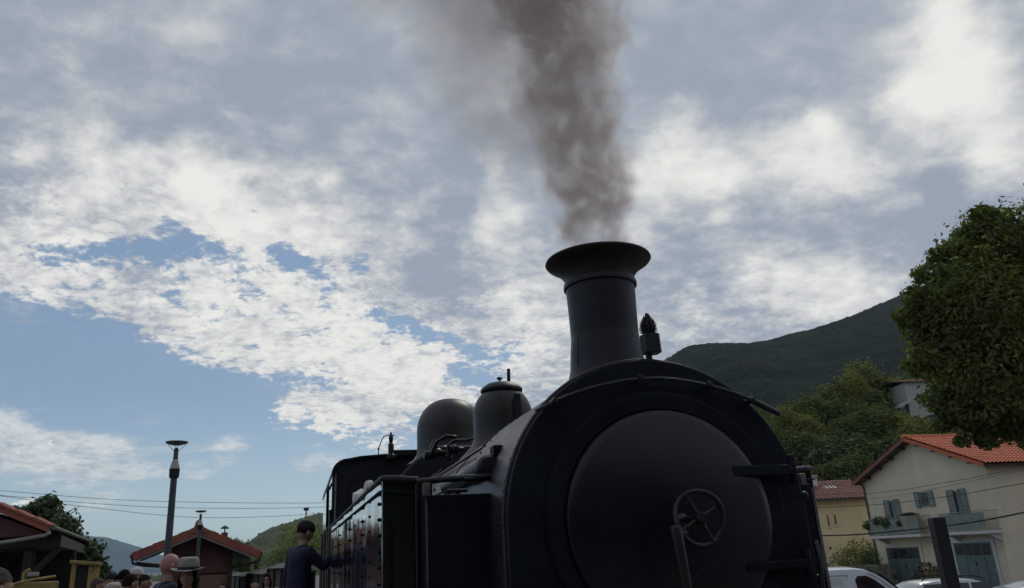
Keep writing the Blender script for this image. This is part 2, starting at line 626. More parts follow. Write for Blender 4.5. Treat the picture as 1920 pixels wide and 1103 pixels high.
# clamps round the door edge
b0 = None
for i, ang in enumerate((-150, -118, -86, -54, 30, 62, 94, 126, 158, 186)):
    b = BM()
    box(b, -0.022, 0.022, -0.030, 0.030, -0.035, 0.035)
    ball(b, (0, -0.035, 0), 0.014, 8, 5)
    if b0 is None:
        me0 = bpy.data.meshes.new('clamp')
        bmesh.ops.recalc_face_normals(b, faces=b.faces[:])
        b.to_mesh(me0)
        me0.materials.append(M_front)
        b0 = me0
    b.free()
    c = bpy.data.objects.new('door_clamp', b0)
    COL.objects.link(c)
    c.parent = door
    c.location = dcen + Vector((0.575 * math.cos(R(ang)), 3.412 - SU_, 0.575 * math.sin(R(ang))))
    c.rotation_euler = (0, -R(ang), 0)
# hinge straps on the right
for zz, z2 in ((1.945, .040), (1.512, .030)):
    b = box(BM(), *[v - SC_ for v in (1.98, 2.30)], 3.375 - SU_, 3.415 - SU_, zz - z2 - SZ_, zz + .010 - SZ_)
    h = lobj('hinge_strap', b, M_front, bev=0.006)
    b = BM()
    tube(b, [L(2.315, 3.40, zz - .075), L(2.315, 3.40, zz + .055)], 0.020, 10)
    lobj('hinge_pin', b, M_front, parent=h, smooth=50, bev=.003)
# hand wheel
wu = 3.155
wc = L(1.660, wu, 1.715)
b = BM()
ringp = [wc + Vector((0.112 * math.cos(t), -0.012 * math.sin(t * 2), 0.112 * math.sin(t))) for t in np.linspace(0, 2 * math.pi, 41)]
tube(b, ringp, 0.0105, 10, caps=False)
bmesh.ops.remove_doubles(b, verts=b.verts[:], dist=0.0004)
hw = lobj('hand_wheel', b, M_pipe, smooth=60)
for a in (28, 118, 208, 298):
    b = tube(BM(), [wc, wc + Vector((0.109 * math.cos(R(a)), 0, 0.109 * math.sin(R(a))))], [0.010, 0.007], 8)
    lobj('spoke', b, M_pipe, parent=hw, smooth=60)
b = lathe(BM(), [(0.0, -0.03), (0.020, -0.03), (0.026, -0.018), (0.026, 0.02), (0.014, 0.03), (0.014, 0.15), (0.03, 0.16)], wc, 'y', 16)
lobj('hub', b, M_pipe, parent=hw, smooth=40)
# dart handle hanging in front of the wheel
b = BM()
p0, p1 = L(1.522, 3.11, 1.689), L(1.556, 3.13, 1.38)
tube(b, [p0 + Vector((0, 0, -.0)), p0 + (p1 - p0) * .04, p0 + (p1 - p0) * .5, p1], [0.021, 0.026, 0.024, 0.022], 14)
hd = lobj('door_lever', b, M_pipe, smooth=50, bev=0.004)
b = tube(BM(), [L(1.60, 3.18, 1.66), L(1.545, 3.14, 1.664)], 0.010, 8)
lobj('lever_pin', b, M_edge, parent=hd, smooth=60)

# --- handrail bending over the smokebox
hr = [(1.036, 2.221), (1.129, 2.268), (1.237, 2.311), (1.401, 2.355), (1.568, 2.382), (1.735, 2.382), (1.930, 2.349), (2.097, 2.298), (2.151, 2.270)]
pts = []
for i in range(len(hr) - 1):
    for t in (0, .5):
        a, c = Vector(hr[i]), Vector(hr[i + 1])
        pts.append(a.lerp(c, t))
pts.append(Vector(hr[-1]))
for _ in range(3):
    pts = [pts[0]] + [(pts[i - 1] + 2 * pts[i] + pts[i + 1]) / 4 for i in range(1, len(pts) - 1)] + [pts[-1]]
b = tube(BM(), [L(p.x, 3.40, p.y) for p in pts], 0.0095, 8)
rail = lobj('front_handrail', b, M_pipe, smooth=60)
b = tube(BM(), [L(2.135, 3.40, 2.279), L(2.20, 3.40, 2.247), L(2.290, 3.398, 2.203)], [0.015, 0.0155, 0.0145], 10)
lobj('rail_end', b, M_pipe, parent=rail, smooth=60, bev=.003)
for i in (1, 4, 6, 8):
    s_, z_ = hr[i]
    b = lathe(BM(), [(0.0, -.018), (0.014, -.016), (0.017, 0), (0.013, .012), (0.012, .06)], L(s_, 3.40, z_), 'y', 12)
    lobj('rail_bracket', b, M_pipe, parent=rail, smooth=50)
b = tube(BM(), [L(2.395, 3.43, 1.60), L(2.385, 3.40, 1.5), L(2.37, 3.40, 1.41), L(2.36, 3.40, .9)], 0.013, 8)
lobj('grab_rail', b, M_pipe, smooth=60)
for zz in (1.815, 1.43):
    b = BM()
    ball(b, L(2.405, 3.47, zz), 0.020, 10, 6)
    lobj('bolt_head', b, M_pipe, smooth=80)

# --- chimney
CU = 3.97
cc = (0, CU - SU_, -SZ_)
prof = [(0.3168, 2.40), (0.2640, 2.455), (0.2220, 2.505), (0.2081, 2.56), (0.2012, 2.64), (0.1915, 2.735), (0.1901, 2.745), (0.1905, 2.76), (0.1933, 2.90), (0.1980, 3.035), (0.1850, 3.035), (0.1758, 2.7), (0.1824, 2.42)]
chim = lobj('chimney', lathe(BM(), prof, cc, 'z', 64), M_black, smooth=35)
prof = [(0.200, 3.030), (0.2095, 3.034), (0.211, 3.052), (0.207, 3.066), (0.198, 3.068)]
lobj('chimney_band', lathe(BM(), prof, cc, 'z', 64, closed=True), M_black, parent=chim, smooth=40)
prof = [(0.1975, 3.068), (0.199, 3.082), (0.206, 3.102), (0.222, 3.126), (0.246, 3.150), (0.276, 3.170), (0.298, 3.184), (0.3065, 3.194), (0.3030, 3.203), (0.292, 3.202), (0.262, 3.184), (0.230, 3.158), (0.206, 3.13), (0.190, 3.09), (0.188, 3.07)]
lobj('chimney_cap', lathe(BM(), prof, cc, 'z', 80, closed=True), M_cap, parent=chim, smooth=50)
b = prism(BM(), [(-.062, 2.54), (.062, 2.54), (.058, 2.74), (-.058, 2.74)], lambda p, q, t: L(SC_ + p * 2.4, CU - t, q), 0.17, 0.171)
b.free()
# paler seam strip on the chimney's left flank
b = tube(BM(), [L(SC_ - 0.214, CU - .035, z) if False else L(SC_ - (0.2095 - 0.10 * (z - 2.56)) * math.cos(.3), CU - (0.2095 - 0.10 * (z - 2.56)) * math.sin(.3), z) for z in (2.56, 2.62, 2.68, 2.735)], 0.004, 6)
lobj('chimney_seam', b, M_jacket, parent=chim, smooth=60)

# --- lantern and iron cone on the smokebox top
b = prism(BM(), [(-.040, -.032), (-.028, -.042), (.030, -.042), (.044, -.026), (.044, .026), (.030, .040), (-.028, .040), (-.040, .030)],
          lambda p, q, t: L(1.690 + p - (t - 2.58) * .03, 3.50 + q, t), 2.528, 2.626)
lant = lobj('lantern', b, M_black, bev=0.003)
b = tube(BM(), [L(1.676, 3.50, 2.47), L(1.674, 3.50, 2.53)], 0.0165, 10)
lobj('lantern_stem', b, M_black, parent=lant, smooth=60)

# --- boiler, firebox, bands
BR, BZ = 0.715, 1.74
b = prism(BM(), arch(BR, BZ, 1.2), ex, 4.7005, 7.75)
lobj('boiler', b, M_jacket, smooth=40)
for uu in (4.78, 5.55, 6.95, 7.7):
    b = BM()
    pr = arch(BR + .006, BZ, 1.3) + arch(BR - .002, BZ, 1.3)[::-1]
    prism(b, pr, ex, uu - .025, uu + .025)
    lobj('boiler_band', b, M_jacket, smooth=40)
fb = [(-.80, 1.2)] + [(-.80 * math.cos(math.pi * i / 40) ** 1 if False else -.80 * (abs(math.cos(math.pi * i / 40)) ** .8) * (1 if i < 20 else -1), 1.90 + .765 * math.sin(math.pi * i / 40) ** .85) for i in range(41)] + [(.80, 1.2)]
b = prism(BM(), fb, ex, 7.751, 9.5)
lobj('firebox', b, M_black, smooth=50, bev=.01)
b = BM()
tube(b, [ex(p * 1.004, q + .003, 7.80) for p, q in fb], 0.012, 6)
lobj('firebox_seam', b, M_jacket, smooth=60)

# --- domes
c1 = (0, 6.36 - SU_, -SZ_)
prof = [(0.39, 2.36), (0.325, 2.42), (0.275, 2.475), (0.254, 2.53), (0.250, 2.60), (0.250, 2.72)] + [(0.250 * math.cos(R(t)) ** .9 if t < 90 else 0, 2.72 + 0.255 * math.sin(R(t))) for t in range(8, 62, 6)]
lobj('sand_dome', lathe(BM(), prof, c1, 'z', 56), M_dome, smooth=40)
prof = [(0.168, 2.930), (0.178, 2.925), (0.180, 2.945), (0.165, 2.965), (0.12, 2.995), (0.05, 3.012), (0.0, 3.015)]
cap1 = lobj('dome_lid', lathe(BM(), prof, c1, 'z', 40), M_black, smooth=40)
b = lathe(BM(), [(0.008, 3.01), (0.008, 3.032), (0.022, 3.036), (0.024, 3.050), (0.016, 3.056), (0, 3.057)], (c1[0] - 0.012, c1[1], -SZ_), 'z', 14)
lobj('lid_knob', b, M_black, parent=cap1, smooth=50)
b = tube(BM(), [L(1.705, 6.34, 3.00), L(1.709, 6.34, 3.125)], 0.015, 10)
lobj('lid_rod', b, M_black, parent=cap1, smooth=60, bev=.002)
b = box(BM(), 1.675 - SC_, 1.735 - SC_, 6.098 - SU_, 6.106 - SU_, 2.50 - SZ_, 2.86 - SZ_)
lobj('lid_strap', b, M_black, parent=cap1)
c2 = (0, 8.78 - SU_, -SZ_)
prof = [(0.52, 2.60), (0.43, 2.66), (0.388, 2.72), (0.380, 2.80), (0.380, 2.98)] + [(0.380 * math.cos(R(t)) ** .8 if t < 90 else 0, 2.98 + 0.362 * math.sin(R(t)) ** 1.05) for t in range(6, 91, 6)]
lobj('steam_dome', lathe(BM(), prof, c2, 'z', 64), M_dome, smooth=50)

# --- pump on the left flank and fittings on the boiler top
b = lathe(BM(), [(0.0, 3.935), (0.045, 3.937), (0.058, 3.955), (0.060, 3.99), (0.060, 4.30), (0.050, 4.32), (0.047, 5.15), (0.0, 5.16)], (0.935 - SC_, -SU_, 2.04 - SZ_), 'y', 28)
pump = lobj('feed_pump', b, M_black, smooth=40)
b = BM()
for k in range(8):
    a = k * math.pi / 4
    ball(b, L(0.935 + .05 * math.cos(a), 3.948, 2.04 + .05 * math.sin(a)), 0.006, 6, 4)
tag(lobj('pump_bolts', b, M_pipe, parent=pump), kind='stuff')
b = box(BM(), 0.965 - SC_, 1.03 - SC_, 3.96 - SU_, 4.05 - SU_, 2.09 - SZ_, 2.15 - SZ_)
lobj('pump_bracket', b, M_front, bev=.008)
b = tube(BM(), [L(0.95, 4.1, 2.0), L(0.93, 3.98, 1.985), L(0.90, 3.93, 1.975), L(0.80, 3.93, 1.975)], 0.014, 8)
lobj('pump_pipe', b, M_pipe, smooth=60)
g = random.Random(3)
b = BM()
cl = L(1.20, 6.85, 2.50)
for i in range(7):
    p = cl + Vector((g.uniform(-.10, .16), g.uniform(-.12, .12), g.uniform(-.05, .05)))
    lathe(b, [(0, -.05), (.035, -.05), (.042, -.02), (.042, .02), (.022, .04), (.018, .08), (0, .08)], p, 'z' if i % 2 else 'x', 10)
vlv = lobj('clack_valve', b, M_pipe, smooth=45)
for k, pts in enumerate(([(1.10, 6.8, 2.47), (1.13, 6.7, 2.56), (1.20, 6.65, 2.60), (1.30, 6.7, 2.60)],
                         [(1.25, 6.9, 2.54), (1.33, 6.9, 2.60), (1.42, 6.8, 2.585), (1.50, 6.7, 2.60)])):
    b = tube(BM(), [L(*p) for p in pts], 0.016, 8)
    lobj('valve_pipe', b, M_pipe, parent=vlv, smooth=60)
for k, (u0, u1) in enumerate(((6.75, 6.3), (7.1, 6.7))):
    pts = []
    for t in np.linspace(0, 1, 9):
        a = R(38 + 62 * t)
        pts.append(ex(-(BR + .035) * math.sin(a), BZ + (BR + .035) * math.cos(a), u0 + (u1 - u0) * t))
    b = tube(BM(), pts, 0.012, 8)
    lobj('boiler_pipe', b, M_pipe, smooth=60)
for k, (u0, uu1, a) in enumerate(((4.75, 7.7, 47), (4.75, 7.7, 66))):
    pts = [ex(-(BR + .03) * math.sin(R(a)), BZ + (BR + .03) * math.cos(R(a)), u) for u in np.linspace(u0, uu1, 6)]
    b = tube(BM(), pts, 0.011, 8)
    lobj('boiler_pipe', b, M_pipe, smooth=60)
b = BM()
for u in np.arange(4.95, 7.6, .33):
    for a in (34, 58):
        ball(b, ex(-BR * math.sin(R(a)), BZ + BR * math.cos(R(a)), u), 0.014, 6, 4)
tag(lobj('jacket_bolts', b, M_front), kind='stuff')

# --- side tanks
for sg in (1, -1):
    def T(s, u, z):
        if s < .5:
            s -= .0095 * max(0, u - 4.05)
        return L(s if sg == 1 else 2 * SC_ - s, u, z)
    prof = [(0.400 + .0028 * math.sin(2 * math.pi * (u - 4.0) / 1.07) + .0012 * math.sin(u * 12.3 + 1), u) for u in np.arange(9.49, 4.08, -.06)] + [(0.400, 4.062), (0.404, 4.053), (0.412, 4.05), (0.655, 4.05), (0.655, 9.49)]
    b = prism(BM(), prof, lambda p, q, t: T(p, q, t), 0.75, 1.985)
    lobj('side_tank', b, M_gloss, smooth=30)
    b = tube(BM(), [T(.398, 9.49, 2.0), T(.398, 4.10, 2.0), T(.41, 4.05, 2.0), T(.46, 4.04, 1.995), T(.58, 4.04, 1.985)], [.013, .013, .016, .020, .020], 10)
    lobj('tank_top_rail', b, M_black, smooth=60)
    b = tube(BM(), [T(.395, 9.49, 1.938), T(.395, 4.10, 1.938), T(.41, 4.045, 1.938), T(.58, 4.04, 1.918)], .0075, 8)
    lobj('tank_beading', b, M_front, smooth=60)
    b = box(BM(), *sorted((T(.66, 0, 0).x, T(1.05, 0, 0).x)), 4.40 - SU_, 9.49 - SU_, 0.75 - SZ_, 1.90 - SZ_)
    lobj('tank_inner', b, M_black)
    b = BM()
    for i, u in enumerate((4.187, 4.69, 5.22, 5.76, 6.35, 6.97, 7.6, 8.25, 8.9)):
        for j in range(6):
            z = (1.883 if i == 0 else 1.931) - .082 * j * (1.0 if i else .95)
            ball(b, T(.3995, u, z), .0092, 8, 5)
    for z in (1.742, 1.672, 1.604, 1.50):
        ball(b, T(.46, 4.05, z), .006, 6, 4)
    tag(lobj('tank_rivets', b, M_front, smooth=60), kind='stuff')
    # box in front of the tank
    prof = [(0.585, 3.82), (0.93, 3.82), (0.93, 4.04), (0.585, 4.04)]
    b = prism(BM(), prof, lambda p, q, t: T(p, q, t), 0.70, 1.895)
    lobj('sand_box', b, M_front, bev=.006, seg=3)
    b = box(BM(), *sorted((T(.5835, 0, 0).x, T(.5915, 0, 0).x)), 3.8135 - SU_, 3.8185 - SU_, 0.72 - SZ_, 1.875 - SZ_)  # pale strip standing in for the lit edge of the box
    lobj('lit_edge_strip', b, M_edge)
    b = tube(BM(), [T(.567, 3.99, 1.965), T(.567, 3.99, .8)], .0095, 8)
    lobj('corner_pipe', b, M_pipe, smooth=60)
    b = tube(BM(), [T(.57, 4.0, 1.975), T(.70, 3.96, 1.98), T(.92, 3.92, 1.985), T(.99, 3.99, 1.985)], .0165, 10)
    lobj('steam_pipe', b, M_pipe, smooth=60)
    b = box(BM(), *sorted((T(.58, 0, 0).x, T(.615, 0, 0).x)), 3.86 - SU_, 3.90 - SU_, 1.895 - SZ_, 1.955 - SZ_)
    lobj('pipe_clip', b, M_edge, bev=.003)
    b = tube(BM(), [T(.70, 3.86, 1.915), T(.80, 3.86, 1.915)], .009, 8)
    lobj('box_latch', b, M_pipe, smooth=60)

# --- cab
cabp = [(-1.275, 0.75), (-1.275, 2.585)] + [(-1.275 + .17 * (1 - math.cos(R(t))) if False else -1.275 + .185 * (1 - math.cos(R(t))), 2.60 + .17 * math.sin(R(t))) for t in range(15, 91, 15)]
cabp += [(-.95, 2.795), (-.667, 2.815)]
cabp = cabp + [(-p, q) for p, q in cabp[::-1]]
b = prism(BM(), cabp, ex, 9.50, 9.53)
lobj('cab_front', b, M_black, smooth=30)
for sg in (-1, 1):
    x = sg * 1.27
    for (u0, u1, z0, z1) in ((9.53, 10.35, .75, 2.62), (10.35, 11.5, .75, 1.75), (11.5, 12.9, .75, 2.62)):
        lobj('cab_side', box(BM(), x - .012, x + .012, u0 - SU_, u1 - .0005 - SU_, z0 - SZ_, z1 - SZ_), M_gloss)
b = prism(BM(), [(p * 1.0, q) for p, q in cabp], ex, 12.9, 12.93)
lobj('cab_back', b, M_black, smooth=30)
rp = [(p * 1.012, q + .004) for p, q in cabp[1:-1]]
pr = rp + [(p * .99, q - .02) for p, q in rp[::-1]]
b = prism(BM(), pr, ex, 9.44, 13.15)
lobj('cab_roof', b, M_black, smooth=30)
b = prism(BM(), [(-.60, 2.78), (-.585, 2.868), (.585, 2.868), (.60, 2.78)], ex, 9.46, 13.0)
lobj('roof_vent', b, M_black, bev=.01)
b = box(BM(), -1.2, 1.2, 9.6 - SU_, 12.8 - SU_, .75 - SZ_, .80 - SZ_)
lobj('cab_floor', b, M_dark)
b = lathe(BM(), [(0.135, 9.488), (0.155, 9.484), (0.158, 9.4995), (0.135, 9.4995)], (.72 - SC_, -SU_, 2.45 - SZ_), 'y', 32)
win = lobj('cab_window', b, M_pipe, smooth=40)
M_glass = mat('dim_glass', (0.02, 0.025, 0.03), 0.08, spec=0.8)
b = lathe(BM(), [(0.0, 9.494), (0.136, 9.494), (0.136, 9.499)], (.72 - SC_, -SU_, 2.45 - SZ_), 'y', 32)
lobj('pane', b, M_glass, parent=win)
for u in (9.60, 10.33, 11.52, 12.88):
    b = tube(BM(), [L(.345, u, .9), L(.345, u, 2.05 if u > 9.7 else 2.2)], .016, 8)
    lobj('cab_handrail', b, M_edge, smooth=60)
b = BM()
for u in np.arange(9.62, 10.3, .11):
    for z in (1.15, 1.5, 1.85, 2.2, 2.5):
        ball(b, L(.359, u, z), .014, 6, 4)
tag(lobj('cab_rivets', b, M_front), kind='stuff')
# pale bead imitating the sky sheen along the cab's front corner
b = tube(BM(), [L(.40, 9.46, 2.60), L(.40, 9.42, 2.0)], .012, 8)
lobj('sheen_bead', b, M_edge, smooth=60)
# steps below the cab
for z in (.34, .60):
    b = box(BM(), .16 - SC_, .39 - SC_, 9.10 - SU_, 9.62 - SU_, z - SZ_, z + .03 - SZ_)
    lobj('cab_step', b, M_black)
b = box(BM(), .30 - SC_, .36 - SC_, 9.10 - SU_, 9.62 - SU_, .2 - SZ_, .80 - SZ_)
lobj('step_plate', b, M_black)

# --- whistle
b = lathe(BM(), [(0.045, 2.76), (0.045, 2.80), (0.034, 2.81), (0.034, 2.925), (0.020, 2.94), (0.026, 2.97), (0.026, 3.02), (0.016, 3.03), (0.012, 3.065), (0, 3.07)], (1.035 - SC_, 9.4 - SU_, -SZ_), 'z', 16)
wh = lobj('whistle', b, M_pipe, smooth=40)
b = tube(BM(), [L(1.075, 9.4, 3.03), L(1.0, 9.4, 3.035), L(.95, 9.4, 3.02), L(.915, 9.4, 2.95), L(.89, 9.4, 2.88), L(.882, 9.4, 2.79)], .007, 6)
lobj('whistle_lever', b, M_pipe, parent=wh, smooth=60)
b = BM()
ball(b, L(.889, 9.4, 2.875), .014, 8, 5)
lobj('lever_joint', b, M_pipe, parent=wh)
b = tube(BM(), [L(1.10, 9.45, 2.78), L(1.04, 9.42, 2.78), L(.98, 9.42, 2.79)], .03, 8)
lobj('whistle_base', b, M_black, parent=wh, smooth=60)

# --- frames, wheels, buffers below the frame of the picture
b = box(BM(), -1.2, 1.2, 3.35 - SU_, 3.42 - SU_, .45 - SZ_, .86 - SZ_)
lobj('buffer_beam', b, M_red, bev=.01)
b = box(BM(), -1.20, 1.20, 3.42 - SU_, 13.0 - SU_, .68 - SZ_, .745 - SZ_)
lobj('running_plate', b, M_black)
for sg in (-1, 1):
    b = lathe(BM(), [(0.07, 3.35), (0.07, 3.1), (0.05, 3.1), (0.05, 2.98), (0.19, 2.975), (0.19, 2.955), (0.0, 2.93)], (sg * .85, -SU_, .65 - SZ_), 'y', 24)
    lobj('buffer', b, M_black, smooth=40)
b = prism(BM(), [(-.6, .3), (.6, .3), (.74, .95), (-.74, .95)], ex, 3.5, 4.69)
lobj('smokebox_saddle', b, M_black)
b = BM()
for sg in (-1, 1):
    box(b, sg * .45 - .03, sg * .45 + .03, 3.42 - SU_, 12.9 - SU_, .25 - SZ_, .678 - SZ_)
lobj('main_frame', b, M_black)
for u in (4.2, 5.5, 6.8, 8.4, 9.7, 11.0, 12.3):
    for sg in (-1, 1):
        x0, x1 = sorted((sg * .50, sg * .60))
        b = lathe(BM(), [(0.40, x0), (0.43, x0 + .01), (0.43, x1)], (0, u - SU_, .43 - SZ_), 'x', 28)
        wl = lobj('wheel', b, M_black, smooth=40)

# ------------------------------------------------------------------ things resting on the engine
lw = lambda s, u, z: S_AX * s + D_AX * u + Vector((0, 0, z))
pc = empty('pine_cone', lw(1.687, 3.50, 2.624), HEAD, 'black iron pine cone standing on the square lantern above the smokebox', 'ornament')
pc.scale = (1.22, 1.22, 1.08)
b = BM()
lathe(b, [(0.018, 0), (0.026, .012), (0.030, .035), (0.024, .065), (0.012, .088), (0.0, .098)], (0, 0, 0), 'z', 14)
obj('cone_core', b, M_cone, pc, smooth=60)
sme = None
g = random.Random(5)
k = 0
for ring in range(9):
    h = .008 + ring * .0098
    rr = [.026, .030, .031, .031, .029, .026, .021, .015, .008][ring]
    cnt = [11, 12, 12, 12, 11, 10, 9, 7, 5][ring]
    for j in range(cnt):
        if sme is None:
            b = BM()
            vs = [b.verts.new(p) for p in ((0, -.0055, 0), (0, .0055, 0), (.016, .0045, .0045), (.021, 0, .0075), (.016, -.0045, .0045), (.002, 0, .006))]
            for f in ((0, 1, 2, 4), (4, 2, 3), (0, 4, 5), (1, 5, 2), (5, 4, 3), (5, 3, 2), (0, 5, 1)):
                b.faces.new([vs[i] for i in f])
            sme = bpy.data.meshes.new('scale')
            b.to_mesh(sme)
            b.free()
            sme.materials.append(M_cone)
        s_ = bpy.data.objects.new('scale', sme)
        COL.objects.link(s_)
        s_.parent = pc
        a = 2 * math.pi * (j + .5 * (ring % 2)) / cnt + g.uniform(-.08, .08)
        s_.location = (rr * .72 * math.cos(a), rr * .72 * math.sin(a), h)
        s_.rotation_euler = (0, -R(8 + ring * 7.5 + g.uniform(-5, 5)), a)
# white bag on the tank top in front of the cab
bag = empty('white_bag', lw(.52, 7.2, 1.988), HEAD, 'crumpled white canvas bag lying on the left side tank before the cab', 'bag')
b = BM()
ball(b, (0, 0, .11), .10, 14, 10, (.75, 1.0, 1.2))
for v in b.verts:
    n_ = mnoise.noise(v.co * 14)
    v.co += v.co.normalized() * n_ * .035
    if v.co.z < .0:
        v.co.z = .0
obj('sack', b, M_white, bag, smooth=60)
b = BM()
ball(b, (.075, .0, .24), .06, 10, 7, (.8, .5, 1.3))
for v in b.verts:
    v.co += Vector((0, 0, 1)) * mnoise.noise(v.co * 20) * .03
obj('flap', b, M_white, bag, smooth=60)
b = tube(BM(), [(.02, -.02, .16), (.06, -.06, .24), (.10, -.04, .17)], .007, 6)
obj('strap', b, M_front, bag, smooth=60)

# ================================================================== smoke
PCEN = [(3.05, 1.64, .235), (3.3, 1.64, .262), (3.6, 1.63, .300), (3.85, 1.64, .320), (4.1, 1.57, .330), (4.4, 1.57, .360), (4.8, 1.56, .43), (5.2, 1.46, .52), (6.5, 1.1, .85), (9.0, .3, 1.4)]


def pcen(z):
    zs = [p[0] for p in PCEN]
    return np.interp(z, zs, [p[1] for p in PCEN]), np.interp(z, zs, [p[2] for p in PCEN])


smo = lw(1.642, 3.97, 3.08)
b = BM()
rings = []
for z in (3.09, 3.2, 3.3, 3.6, 3.8, 4.0, 4.4, 4.8, 5.2, 6.5, 8.6):
    cs, cr = pcen(z)
    if z < 3.25:
        c0, rx = cs, .195
    else:
        lf = float(np.interp(z, [3.25, 3.6, 3.8, 4.2, 5.2, 8.6], [.33, .42, .75, 1.15, 1.5, 2.4]))
        rgt = cr * 1.6 + .05
        c0, rx = cs + (rgt - lf) / 2, (rgt + lf) / 2
    ry = .195 if z < 3.25 else cr * 1.6 + .05
    rings.append([b.verts.new((c0 - 1.642 + rx * math.cos(t), ry * math.sin(t), z - 3.08)) for t in np.linspace(0, 2 * math.pi, 17)[:-1]])
for i in range(len(rings) - 1):
    for k in range(16):
        b.faces.new((rings[i][k], rings[i][(k + 1) % 16], rings[i + 1][(k + 1) % 16], rings[i + 1][k]))
b.faces.new(rings[0][::-1])
b.faces.new(rings[-1])
mm = bpy.data.materials.new('coal_smoke')
mm.use_nodes = True
q = NT(mm.node_tree)
oc = q.n('ShaderNodeTexCoord').outputs['Object']
sp = q.n('ShaderNodeSeparateXYZ')
q.put(sp.inputs[0], oc)


def curve(vals, lo_, hi_):
    """piecewise profile over height as a ramp (values must lie in lo..hi)"""
    mr = q.n('ShaderNodeMapRange')
    q.put(mr.inputs[0], sp.outputs[2])
    mr.inputs[1].default_value = 0.0
    mr.inputs[2].default_value = 6.0
    rp_ = q.n('ShaderNodeValToRGB')
    el = rp_.color_ramp.elements
    while len(el) > 1:
        el.remove(el[0])
    first = True
    for h, v in vals:
        p = min(1, max(0, h / 6.0))
        e = el[0] if first else el.new(p)
        e.position = p
        first = False
        c = (v - lo_) / (hi_ - lo_)
        e.color = (c, c, c, 1)
    q.put(rp_.inputs[0], mr.outputs[0])
    return q.m('MULTIPLY_ADD', rp_.outputs[0], hi_ - lo_, lo_)


ce = curve([(p[0] - 3.08, p[1] - 1.642) for p in PCEN], -2.0, 1.0)
cr = curve([(p[0] - 3.08, p[2]) for p in PCEN], 0.0, 2.0)
wn = q.n('ShaderNodeTexNoise')
q.put(wn.inputs['Vector'], oc)
wn.inputs['Scale'].default_value = 2.6
wn.inputs['Detail'].default_value = 3.5
wamp = curve([(0, .06), (.3, .20), (.8, .42), (2, .60), (5, 1.0)], 0, 1)
wvec = q.v('SCALE', q.v('SUBTRACT', wn.outputs[1], (0.5, 0.5, 0.5)), scale=wamp)
pw = q.v('ADD', oc, wvec)
sp2 = q.n('ShaderNodeSeparateXYZ')
q.put(sp2.inputs[0], pw)
dx = q.m('DIVIDE', q.m('SUBTRACT', sp2.outputs[0], ce), cr)
dy = q.m('DIVIDE', sp2.outputs[1], cr)
rr = q.m('SQRT', q.m('ADD', q.m('MULTIPLY', dx, dx), q.m('MULTIPLY', dy, dy)))
fn = q.noise(pw, 5.0, 5, 0.62)
core = q.m('SUBTRACT', q.m('MULTIPLY_ADD', q.m('SUBTRACT', fn, 0.5), 1.7, 1.0), rr)
core = q.smooth(core, 0.0, 0.55)
cd_ = curve([(0, 6.6), (.5, 6.2), (1.0, 7.8), (2.0, 7.0), (5.5, 3.0)], 0, 12)
core = q.m('MULTIPLY', core, cd_)
lump = q.smooth(q.noise(pw, 5.5, 4, 0.6), 0.38, 0.62, 0.18, 1.75)
core = q.m('MULTIPLY', core, lump)
# thin veil drifting off to the side
vx = q.m('DIVIDE', q.m('ADD', q.m('SUBTRACT', sp2.outputs[0], ce), q.m('MULTIPLY', cr, 1.40)), q.m('MULTIPLY', cr, 1.75))
vr = q.m('SQRT', q.m('ADD', q.m('MULTIPLY', vx, vx), q.m('MULTIPLY', dy, dy)))
vs_ = q.noise(pw, 2.0, 3, 0.55)
veil = q.smooth(q.m('SUBTRACT', q.m('MULTIPLY_ADD', q.m('SUBTRACT', vs_, 0.5), 1.6, 1.0), vr), 0.0, 0.9)
veil = q.m('MULTIPLY', veil, curve([(0, 0), (.55, 0), (.85, 1.5), (2.0, 1.7), (6, 1.0)], 0, 3))
dens = q.m('ADD', core, veil)
pv = q.n('ShaderNodeVolumePrincipled')
pv.inputs['Color'].default_value = (0.86, 0.76, 0.70, 1)
pv.inputs['Anisotropy'].default_value = 0.15
q.put(pv.inputs['Density'], dens)
mo = q.n('ShaderNodeOutputMaterial')
q.t.links.new(pv.outputs[0], mo.inputs['Volume'])
sm = obj('smoke', b, mm)
sm.location = smo
sm.rotation_euler = (0, 0, HEAD)
tag(sm, kind='stuff')

# ================================================================== vegetation and hills
M_leafbig = mat('broad_leaves', (0.165, 0.185, 0.065), 0.7, spec=.15, var=0.35, vscale=.7, island=0.9, transl=0.50, col2=(0.10, 0.125, 0.05))
M_leafdk = mat('dark_leaves', (0.125, 0.145, 0.062), 0.8, spec=.08, var=0.35, vscale=.5, island=0.9, transl=0.35, col2=(0.075, 0.095, 0.048))
M_leafyl = mat('yellow_green_leaves', (0.215, 0.215, 0.085), 0.8, spec=.08, var=0.3, vscale=.3, island=0.8, transl=0.40, col2=(0.12, 0.135, 0.06))
M_leafgr = mat('fig_leaves', (0.10, 0.135, 0.075), 0.7, spec=.15, var=0.3, vscale=.8, island=0.9, transl=0.2, col2=(0.04, 0.06, 0.035))
M_bark = mat('bark', (0.10, 0.08, 0.06), 0.9, var=0.4, vscale=6, bump=0.6, bscale=18)
M_hill = mat('wooded_mountain', (0.012, 0.024, 0.020), 0.95, var=0.5, vscale=.05, bump=1.0, bscale=.5, col2=(0.004, 0.012, 0.012), spec=.05)
M_slope = mat('undergrowth_slope', (0.035, 0.047, 0.020), 0.95, var=0.5, vscale=.15, bump=0.8, bscale=.8)


